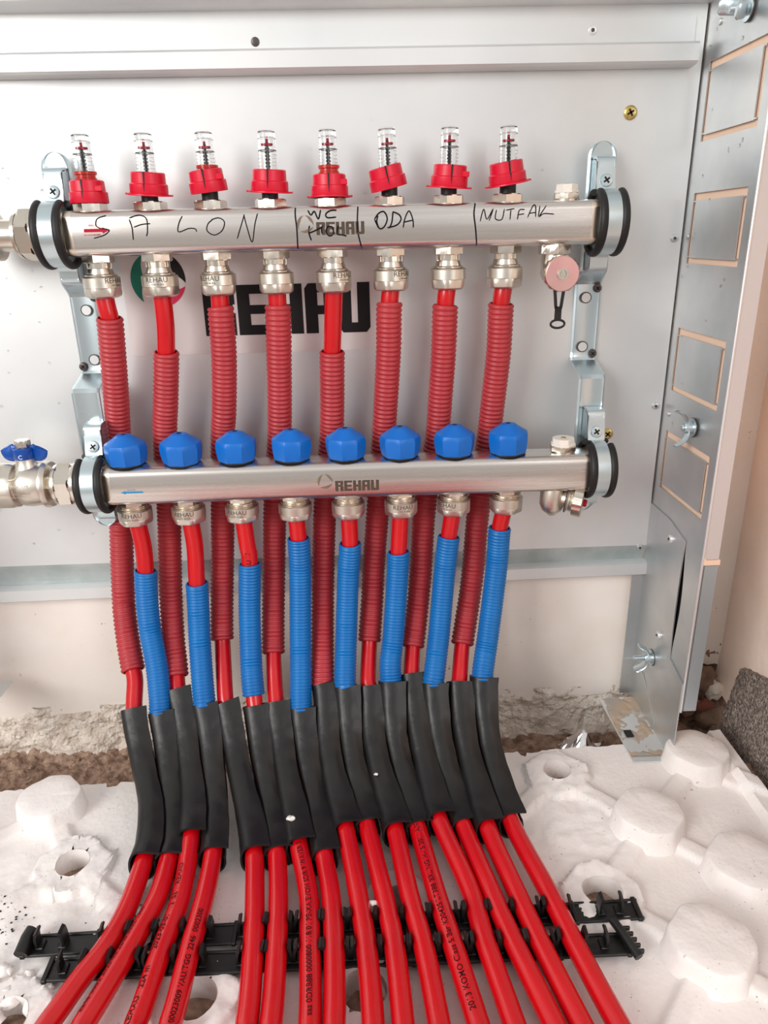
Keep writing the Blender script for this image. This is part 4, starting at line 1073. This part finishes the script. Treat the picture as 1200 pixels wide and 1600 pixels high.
bv = thing('ball_valve', 'nickel-plated ball valve with a blue butterfly handle left of the lower manifold', 'valve', (-.09, -.02, .272))
m = MB(); m.T = Matrix.Translation(V((-.1400, -.020, .2960))) @ AXX
m.lathe([(.0190, 0), (.0190, .018)], 48)
m.ngon_prism(8, .0200, .010, .0430, .003, rot=.2)
m.lathe([(.0170, .0400), (.0165, .0445), (.0180, .0470), (.0196, .0500), (.0200, .0560), (.0192, .0640), (.0185, .0670), (.0215, .0690), (.0218, .0705), (.0205, .0740), (.0140, .0745), (.0128, .0750)], 64)
body = obj('valve_body', m, M_nickm, bv, fix=True)
m = MB(); fB = lambda a, b: (a, -.020 - math.sqrt(max(0, .0202 ** 2 - (b - .2960) ** 2)) - .0002, b)
for s, x, z, sz in (('WHLXM', -.0960, .2990, .0042), ('DN20 PN25', -.0950, .2925, .0032)): flat_text(m, fB, s, x, z, sz)
P_ = [(-.0975, .2885), (-.0930, .2885), (-.0915, .2850), (-.0850, .2840)]
ribbon(m, [(-.0970, .3060), (-.0920, .3068), (-.0900, .3095)], .0006, fB)
m.box(-.0972, -.0780, -.0402, -.0400, .2900, .2904)
obj('cast_marks', m, mat('cast_relief', (.5, .45, .38, 1), .45, .9), body, smooth=False, label='faint cast markings')
m = MB(); m.T = Matrix.Translation(V((-.1200, -.020, .2960))) @ AXX
m.lathe([(.0122, .050), (.0122, .0640)], 40); m.ngon_prism(8, .0128, .0500, .0580, .0004); obj('valve_tail', m, M_nick, bv, fix=True)
m = MB(); union_nut(m, -.0625, -.0400, -.020, .2955, .0190); m.T = Matrix.Translation(V((-.0410, -.02, .2955))) @ AXX; m.lathe([(.0165, 0), (.0178, .0005), (.0178, .0020), (.0166, .0024), (.0180, .0030), (.0180, .0040)], 48); obj('union_nut', m, M_nick, bv, fix=True, ang=14)
m = MB(); hx_ = -.0860; m.T = Matrix.Translation(V((hx_, -.020, .3120))); m.lathe([(.0120, -.002), (.0098, .003), (.0088, .0050), (.0088, .0105)], 40)
obj('stem_collar', m, M_nickm, body, fix=True)
m = MB(); m.T = Matrix.Translation(V((hx_, -.020, .3215)))
m.lathe([(.0090, 0), (.0094, .0006), (.0094, .0092), (.0086, .0100)], 40)
for s in (-1, 1):
    P = cat([V((s * .006, 0, .0050)), V((s * .0120, -s * .001, .0052)), V((s * .0155, -s * .002, .0075)), V((s * .0168, -s * .003, .0095))], 6)
    m.sweep(P, [(.0080 * math.cos(q), .0018 * math.sin(q)) for q in [2 * PI * i / 16 for i in range(16)]], updir=(0, 1, 0), scale=lambda k: .8 + .25 * math.sin(PI * min(1, k / 15)))
hd = obj('valve_handle', m, M_hand, bv, label='blue butterfly handle', fix=True)
m = MB(); flat_text(m, lambda a, b: (hx_ + .0030 * 0 + a, -.0200 - .00955, .3228 + b), 'C', -.0020, .0, .0055); obj('handle_mark', m, M_crumb, hd, smooth=False)
m = MB(); m.T = Matrix.Translation(V((hx_, -.020, .3312))); m.ngon_prism(6, .0060, 0, .0072, .0008, rot=.3); obj('handle_nut', m, M_nick, bv, fix=True)

# ------------------------------------------------------------------ pipes, conduits, bend guards
ORD = ['first', 'second', 'third', 'fourth', 'fifth', 'sixth', 'seventh', 'eighth']
ORD16 = ORD + ['ninth', 'tenth', 'eleventh', 'twelfth', 'thirteenth', 'fourteenth', 'fifteenth', 'sixteenth']
TOPN = {0: 'its top a little below the nickel nut', 1: 'its top far below the nut, bare pipe above', 2: 'its top tight under the nut', 3: 'its top tight under the nut', 4: 'its top far below the nut, bare pipe above', 5: 'its top tight under the nut', 6: 'its top tight under the nut, torn lower end', 7: 'its top tight under the nut, torn lower end'}
def section_path(path, test0, test1):
    i0 = next(i for i, p in enumerate(path) if test0(p)); i1 = next(i for i, p in enumerate(path) if test1(p)); return path[i0:i1 + 1]
PATHS = []
for k, (pts, cz, sl) in enumerate(PIPES):
    ret_ = k % 2; i = k // 2
    P = resample(cat([V((a / 1e4, b / 1e4, c / 1e4)) for a, b, c in pts], 10), .0035)
    PATHS.append(P)
    m = MB(); m.tube(P, .0079, 24, updir=(1, 0, 0))
    where = ('lower', 'blue knob') if ret_ else ('upper', 'red flow meter')
    o = obj('heating_pipe', m, M_red, loc=tuple(P[-1]))
    tag(o, 'glossy red pipe hanging from the %s outlet from left of the %s manifold' % (ORD[i], where[0]), 'pipe', 'red heating pipes')
    # corrugated conduit
    zt, zb = cz[0] / 1e4, cz[1] / 1e4
    Q = section_path(P, lambda p: p.z <= zt, lambda p: p.z <= zb)
    pitch = .0031 if ret_ else .0042; ro = .0109 if ret_ else .0117; ri = ro - (.0009 if ret_ else .0013)
    L = sum((b - a).length for a, b in zip(Q, Q[1:])); n = max(4, int(L / pitch)); q4 = 6
    R2 = resample(Q, L / (n * q4)); m = MB()
    fr = frames(R2, (1, 0, 0)); ns = 32; vs = []; fs = []
    for j, (p, t, a, b) in enumerate(fr):
        ph = (j % q4) / q4; r = ri + (ro - ri) * (0.5 - 0.5 * math.cos(2 * PI * ph)) ** .6
        wob = .0006 * math.sin(i * 2 + k) * (1 if j < 4 else 0)
        for s in range(ns):
            an = 2 * PI * s / ns; vs.append(p + a * (r * math.cos(an)) + b * (r * math.sin(an)) + t * (wob * math.cos(an * 1 + k) * 2))
    nr = len(fr)
    for j in range(nr - 1):
        for s in range(ns): s2 = (s + 1) % ns; fs.append((j * ns + s, j * ns + s2, (j + 1) * ns + s2, (j + 1) * ns + s))
    # rims and hollow ends
    for end in (0, 1):
        base = len(vs); seq = [fr[0], fr[min(4, nr - 1)]] if end == 0 else [fr[-1], fr[max(0, nr - 5)]]
        for (p, t, a, b) in seq:
            for s in range(ns): an = 2 * PI * s / ns; vs.append(p + a * ((ri - .0009) * math.cos(an)) + b * ((ri - .0009) * math.sin(an)) + t * ((.0006 * math.sin(i * 2 + k) * math.cos(an + k) * 2) if end == 0 and p is seq[0][0] else 0))
        e0 = 0 if end == 0 else (nr - 1) * ns
        for s in range(ns):
            s2 = (s + 1) % ns; fs += [(e0 + s, base + s, base + s2, e0 + s2), (base + s, base + ns + s, base + ns + s2, base + s2)]
    m.add(vs, fs)
    o = obj('corrugated_conduit', m, M_bluec if ret_ else M_redc, fix=True, ang=80)
    if ret_: tag(o, 'blue corrugated conduit on the pipe under the %s blue knob from the left' % ORD[i], 'conduit', 'blue corrugated conduits')
    else: tag(o, 'dull red corrugated conduit, %s from left, %s' % (ORD[i], TOPN[i]), 'conduit', 'red corrugated conduits')
    # bend guard
    z0 = sl[0] / 1e4; y1 = sl[1] / 1e4
    Q = section_path(P, lambda p: p.z <= z0 + .004, lambda p: p.y <= y1 and p.z < .08)
    R2 = resample(Q, .004); fr = frames(R2, (1, 0, 0)); nr = len(fr); m = MB(); vs = []; fs = []
    dep = -.0004 if ret_ == 0 else -.0026
    # open spiral section: free flap at the front right, wrapped round the left and back
    C = cat([V((u_, r_, 0)) for u_, r_ in ((.0100, .0138), (.0111, .0080), (.0119, .0010), (.0108, -.0062), (.0064, -.0102), (0, -.0115), (-.0062, -.0100), (-.0106, -.0045), (-.0108, .0030), (-.0078, .0082), (-.0030, .0104), (.0030, .0102))], 3)
    na = len(C) - 1; Nn = []
    for s in range(na + 1):
        tt = (C[min(s + 1, na)] - C[max(s - 1, 0)]).normalized(); Nn.append(V((tt.y, -tt.x, 0)))
    for j, (p, t, a, b) in enumerate(fr):
        u = j / (nr - 1)
        fl = 1 + .08 * math.exp(-j / 2.0) + .05 * math.exp(-(nr - 1 - j) / 2.0)
        mid = math.exp(-((u - .5) / .25) ** 2)
        for li, th_ in ((0, 0), (1, .0016)):
            for s in range(na + 1):
                q = C[s] - Nn[s] * (-th_ if li else 0) * (1 if Nn[s].dot(C[s]) < 0 else -1)
                cu, cr = q.x * fl, q.y * fl
                if cr > .004 and cu > 0: cr -= (cr - .004) * .34 * mid; cu -= .0022 * mid * ((cr - .004) / .008)
                cut = (.0042 * (1 - cu / .0118)) * (1 if j >= nr - 2 else 0) - (.0012 * (1 - cu / .0118)) * (1 if j == 0 else 0)
                w_ = .0005 * noise.noise(V((p.x * 90, j * .35, s * .2 + k)))
                vs.append(p + a * (cu + w_ + dep) - b * (cr + w_) + t * cut)
    row = 2 * (na + 1)
    for j in range(nr - 1):
        o0, o1 = j * row, (j + 1) * row
        for s in range(na):
            fs += [(o0 + s, o0 + s + 1, o1 + s + 1, o1 + s), (o0 + na + 1 + s, o1 + na + 1 + s, o1 + na + 2 + s, o0 + na + 2 + s)]
        fs += [(o0, o1, o1 + na + 1, o0 + na + 1), (o0 + na, o0 + 2 * na + 1, o1 + 2 * na + 1, o1 + na)]
    for e0 in (0, (nr - 1) * row):
        for s in range(na): fs.append((e0 + s, e0 + na + 1 + s, e0 + na + 2 + s, e0 + s + 1))
    m.add(vs, fs)
    o = obj('bend_guard', m, M_slv, fix=True, ang=50)
    tag(o, 'black slit rubber bend guard, %s from the left in the row at the floor bends' % ORD16[k], 'pipe guard', 'black bend guards')

# printing along the pipes: u along the path, v around it
def pipe_text(k, s, size, d0, ang, up=True, nm='pipe_print'):
    P = PATHS[k]; fr = frames(P, (1, 0, 0)); L = [0]
    for a, b in zip(P, P[1:]): L.append(L[-1] + (b - a).length)
    size *= 1.25; vs, fs = text_pts(s, size, size * .012); out = []
    wmax = max(a for a, b in vs)
    import bisect
    for a, b in vs:
        d = d0 - a if up else d0 + a - wmax
        j = max(0, min(len(P) - 2, bisect.bisect_right(L, d) - 1)); t_ = (d - L[j]) / max(1e-9, L[j + 1] - L[j])
        p = P[j].lerp(P[j + 1], t_); A = fr[j][2].lerp(fr[j + 1][2], t_).normalized(); B = fr[j][3].lerp(fr[j + 1][3], t_).normalized()
        q = math.radians(ang) + (b if up else -b) / .0079 * 1
        out.append(p + A * (.00805 * math.cos(q)) + B * (.00805 * math.sin(q)))
    m = MB(); m.add(out, fs)
    par = [o for o in COL.objects if o.name.split('.')[0] == 'heating_pipe'][k]
    obj(nm, m, M_wire, par, smooth=False, label='black printing along the pipe')
def plen(k): return sum((b - a).length for a, b in zip(PATHS[k], PATHS[k][1:]))
def dy(k, y):
    L = 0
    for a, b in zip(PATHS[k], PATHS[k][1:]):
        if b.y <= y and b.z < .08: return L
        L += (b - a).length
    return L
def dz(k, z):
    L = 0
    for a, b in zip(PATHS[k], PATHS[k][1:]):
        if b.z <= z: return L
        L += (b - a).length
    return L
pipe_text(2, 'REHAU   224 m       2023-03-07  12 ISE I  REHAU', .0052, dy(2, -.335), 10)
pipe_text(11, '2013 KOMO Class 5/Bar K20425/LT388 BRL/NG H-15/2011 ANNOR 01/02788', .0050, dy(11, -.335), 0)
pipe_text(6, 'sas 0DRB88 0000800 118/01 PE-XA/EVOH SDR 9 WAVER 5 BENE', .0048, dy(6, -.335), -12)
pipe_text(1, '2246 0002 2023-03 2246 0002 1305', .0046, dy(1, -.325), 22)
pipe_text(3, '00023009 VAU/TGG  2246  0002300', .0046, dy(3, -.335), -30)
pipe_text(5, 'REHAU 17', .0052, dz(5, .215) + .022, -18)
pipe_text(7, 'REHAU', .0050, dz(7, .222) + .010, 18)
pipe_text(4, '00023 REHAU 224', .0048, dz(4, .10) + .004, 30)

# ------------------------------------------------------------------ clip rails
def px_at(k, y):
    for a, b in zip(PATHS[k], PATHS[k][1:]):
        if b.y <= y and a.y > y and a.z < .05: return a.lerp(b, (a.y - y) / (a.y - b.y + 1e-9)).x
    return PATHS[k][-1].x
def rail(a, b, label, seed, w, ends):
    t = thing('clip_rail', label, 'clip rail', ((a[0] + b[0]) / 2, (a[1] + b[1]) / 2, .0005), 'pipe clip rails')
    m = MB(); n = 26
    ang = math.atan2(b[1] - a[1], b[0] - a[0]); L = math.hypot(b[0] - a[0], b[1] - a[1])
    m.T = Matrix.Translation(V((a[0], a[1], 0))) @ Matrix.Rotation(ang, 4, 'Z')
    m.box(0, L, -w, w, .0042, .0056, .0004)
    m.box(0, L, -w, -w + .0022, .0050, .0068, .0004); m.box(0, L, w - .0022, w, .0050, .0068, .0004)
    nseg = int(L / .05)
    for k in range(nseg + 1):
        x = min(L - .003, max(.001, k * L / nseg)); m.box(x - .0018, x + .0018, -w - .001, w + .001, .0040, .0076, .0005)
    h = MB(); h.T = m.T
    for k in range(nseg): 
        x = (k + .5) * L / nseg; h.T = m.T @ Matrix.Translation(V((x, 0, .0056))); h.lathe([(.0022, -.0002), (.0022, .0001)], 16)
    obj('rail_strip', m, M_clip, t, extra=[(h, M_hole)])
    xs = []
    for k in range(16):
        yc = a[1] + (b[1] - a[1]) * .5; xc = px_at(k, yc); xs += [(xc - .0096, 1), (xc + .0096, -1)]
    xs += ends
    random.seed(seed)
    for x, s in xs:
        if x < a[0] or x > b[0]: continue
        y = a[1] + (x - a[0]) * (b[1] - a[1]) / (b[0] - a[0])
        c = MB(); j = random.uniform(-.15, .15)
        prof = [(0, .005), (-s * .0008, .012), (-s * .0004, .0165), (s * .0011, .0205), (s * .0004, .0220), (-s * .0018, .0205), (-s * .0026, .015), (-s * .0024, .005)]
        hw = .0042
        pts = [(x + u, y - hw, z) for u, z in prof]
        if s > 0: pts = pts[::-1]
        c.poly(pts, (j * .004, hw * 2, 0)); c.box(x - .0030, x + .0030, y - .0045, y + .0045, .0045, .0075, .0006)
        obj('clip', c, M_clip, t, smooth=False, fix=True)
    # hooked end piece
    return t
r1 = rail((-.0465, -.2580), (.4265, -.2500), 'rear black plastic clip rail under the red pipes', 3, .0092, [(-.035, 1), (-.018, -1), (.395, 1), (.409, -1)])
r2 = rail((-.0225, -.2785), (.4080, -.2790), 'front black plastic clip rail under the red pipes, nearer the camera', 5, .0092, [(-.010, 1), (.006, -1), (.374, 1), (.388, -1)])
m = MB(); m.tube([V((-.0455, -.2680, .009)), V((-.0445, -.2560, .012)), V((-.0430, -.2500, .013))], .0052, 14); obj('end_hook', m, M_clip, r1)
m = MB(); m.tube(cat([V((.3995, -.2640, .012)), V((.4040, -.2760, .011)), V((.4100, -.2920, .008))], 4), .0034, 12)
for q in range(5): m.box(.4040 + q * .0012, .4110 + q * .0010, -.2700 - q * .0048, -.2680 - q * .0048, .007, .011, .0004)
obj('end_hook', m, M_clip, r2, fix=True)
# cross bars joining the two strips of each rail
for x in (.072, .245): 
    m = MB(); m.box(x - .004, x + .004, -.288, -.252, .0066, .0110, .001); obj('cross_bar', m, M_clip, r1)

# ------------------------------------------------------------------ loose bits
m = MB()
def foil(u, v):
    x = .4440 + .040 * (u - .5); y = -.0400 + .036 * (v - .5)
    z = -.018 + .034 * math.exp(-((u - .42) / .24) ** 2 - ((v - .5) / .35) ** 2) + .007 * noise.noise(V((u * 4, v * 5, 9))) + .002 * noise.noise(V((u * 13, v * 13, 2)))
    return (x + .006 * noise.noise(V((u * 4, v * 3, 1))), y, z)
v_, f_ = relief(0, 1, 0, 1, 14, 14, foil); m.add(v_, f_)
m.v = [V(((p.x - .444) * 1.25 + .444, p.y, p.z)) for p in m.v]
tag(obj('foil_scrap', m, M_foil, smooth=False), 'crumpled silver foil scrap in the dirt behind the foam board', 'foil')
m = MB(); m.tube([V((-.0900, -.052, -.044)), V((-.0780, -.044, -.041)), V((-.0660, -.038, -.039))], .0055, 12)
tag(obj('cork_stub', m, M_wood), 'pale round stub lying in the dirt at lower left', 'stub')
m = MB()
def bface(u, v):
    y = -.002 - .36 * u; ztop = .0560 + .13 * u; z = -.045 + (ztop + .045) * v
    e = .0016 * noise.fractal(V((y * 160, z * 160, 0)), .8, 2, 3)
    return (.6035 + e + .018 * v, y + (.002 * noise.noise(V((z * 140, 1, 1))) if u == 0 else 0), z + (.0016 * noise.noise(V((y * 150, 3, 1))) if v == 1 else 0))
v_, f_ = relief(0, 1, 0, 1, 150, 60, bface); m.add(v_, f_)
nu = 60
top = [v_[i * 61 + 60] for i in range(151)]; side = [v_[j] for j in range(61)]
tv = [(x + .010, y, z + .001) for x, y, z in top]; m.add(top + tv, [(i, i + 1, 152 + i, 151 + i) for i in range(150)])
sv = [(x + .010, y + .002, z) for x, y, z in side]; m.add(side + sv, [(i, 61 + i, 62 + i, i + 1) for i in range(60)])
tag(obj('granular_board', m, M_board, fix=False, ang=70), 'dark grey granular board standing against the right wall by the corner', 'board')
def crumb(p, r, label, sd):
    m = MB(); rock(m, p, r, sd, (1.3, 1, .6), 10); tag(obj('foam_crumb', m, M_crumb), label, 'crumb', 'white foam crumbs')
def guard_top(k, y):
    P = PATHS[k]
    for a, b in zip(P, P[1:]):
        if b.y <= y and a.z < .09: return a
    return P[-1]
g = guard_top(6, -.168); crumb((g.x - .004, g.y, g.z + .0125), .0035, 'largest white foam crumb, on the lower end of a black bend guard', 2.2)
g = guard_top(10, -.128); crumb((g.x - .006, g.y - .004, g.z + .0128), .0017, 'small white foam crumb on a black bend guard right of the middle', 5.2)
g = guard_top(9, -.245); crumb((g.x - .010, g.y, .017), .0030, 'white foam crumb wedged between two red pipes below the guards', 7.7)
m = MB()
for k in range(300):
    x, y = (random.gauss(-.0975, .005), random.gauss(-.2150, .004)) if k < 110 else (random.gauss(-.088, .016), random.gauss(-.232, .012)) if k < 220 else (random.gauss(.036, .02), random.gauss(-.236, .014))
    rock(m, (x, y, foam_z(x, y) + .0003), random.choice((.0003, .0004, .0006, .0010)), k * .7, (1.2, 1, .5), 6)
tag(obj('soot_flakes', m, M_hole, ang=70), 'black soot flakes scattered on the foam board at the left edge', 'debris', kind='stuff')
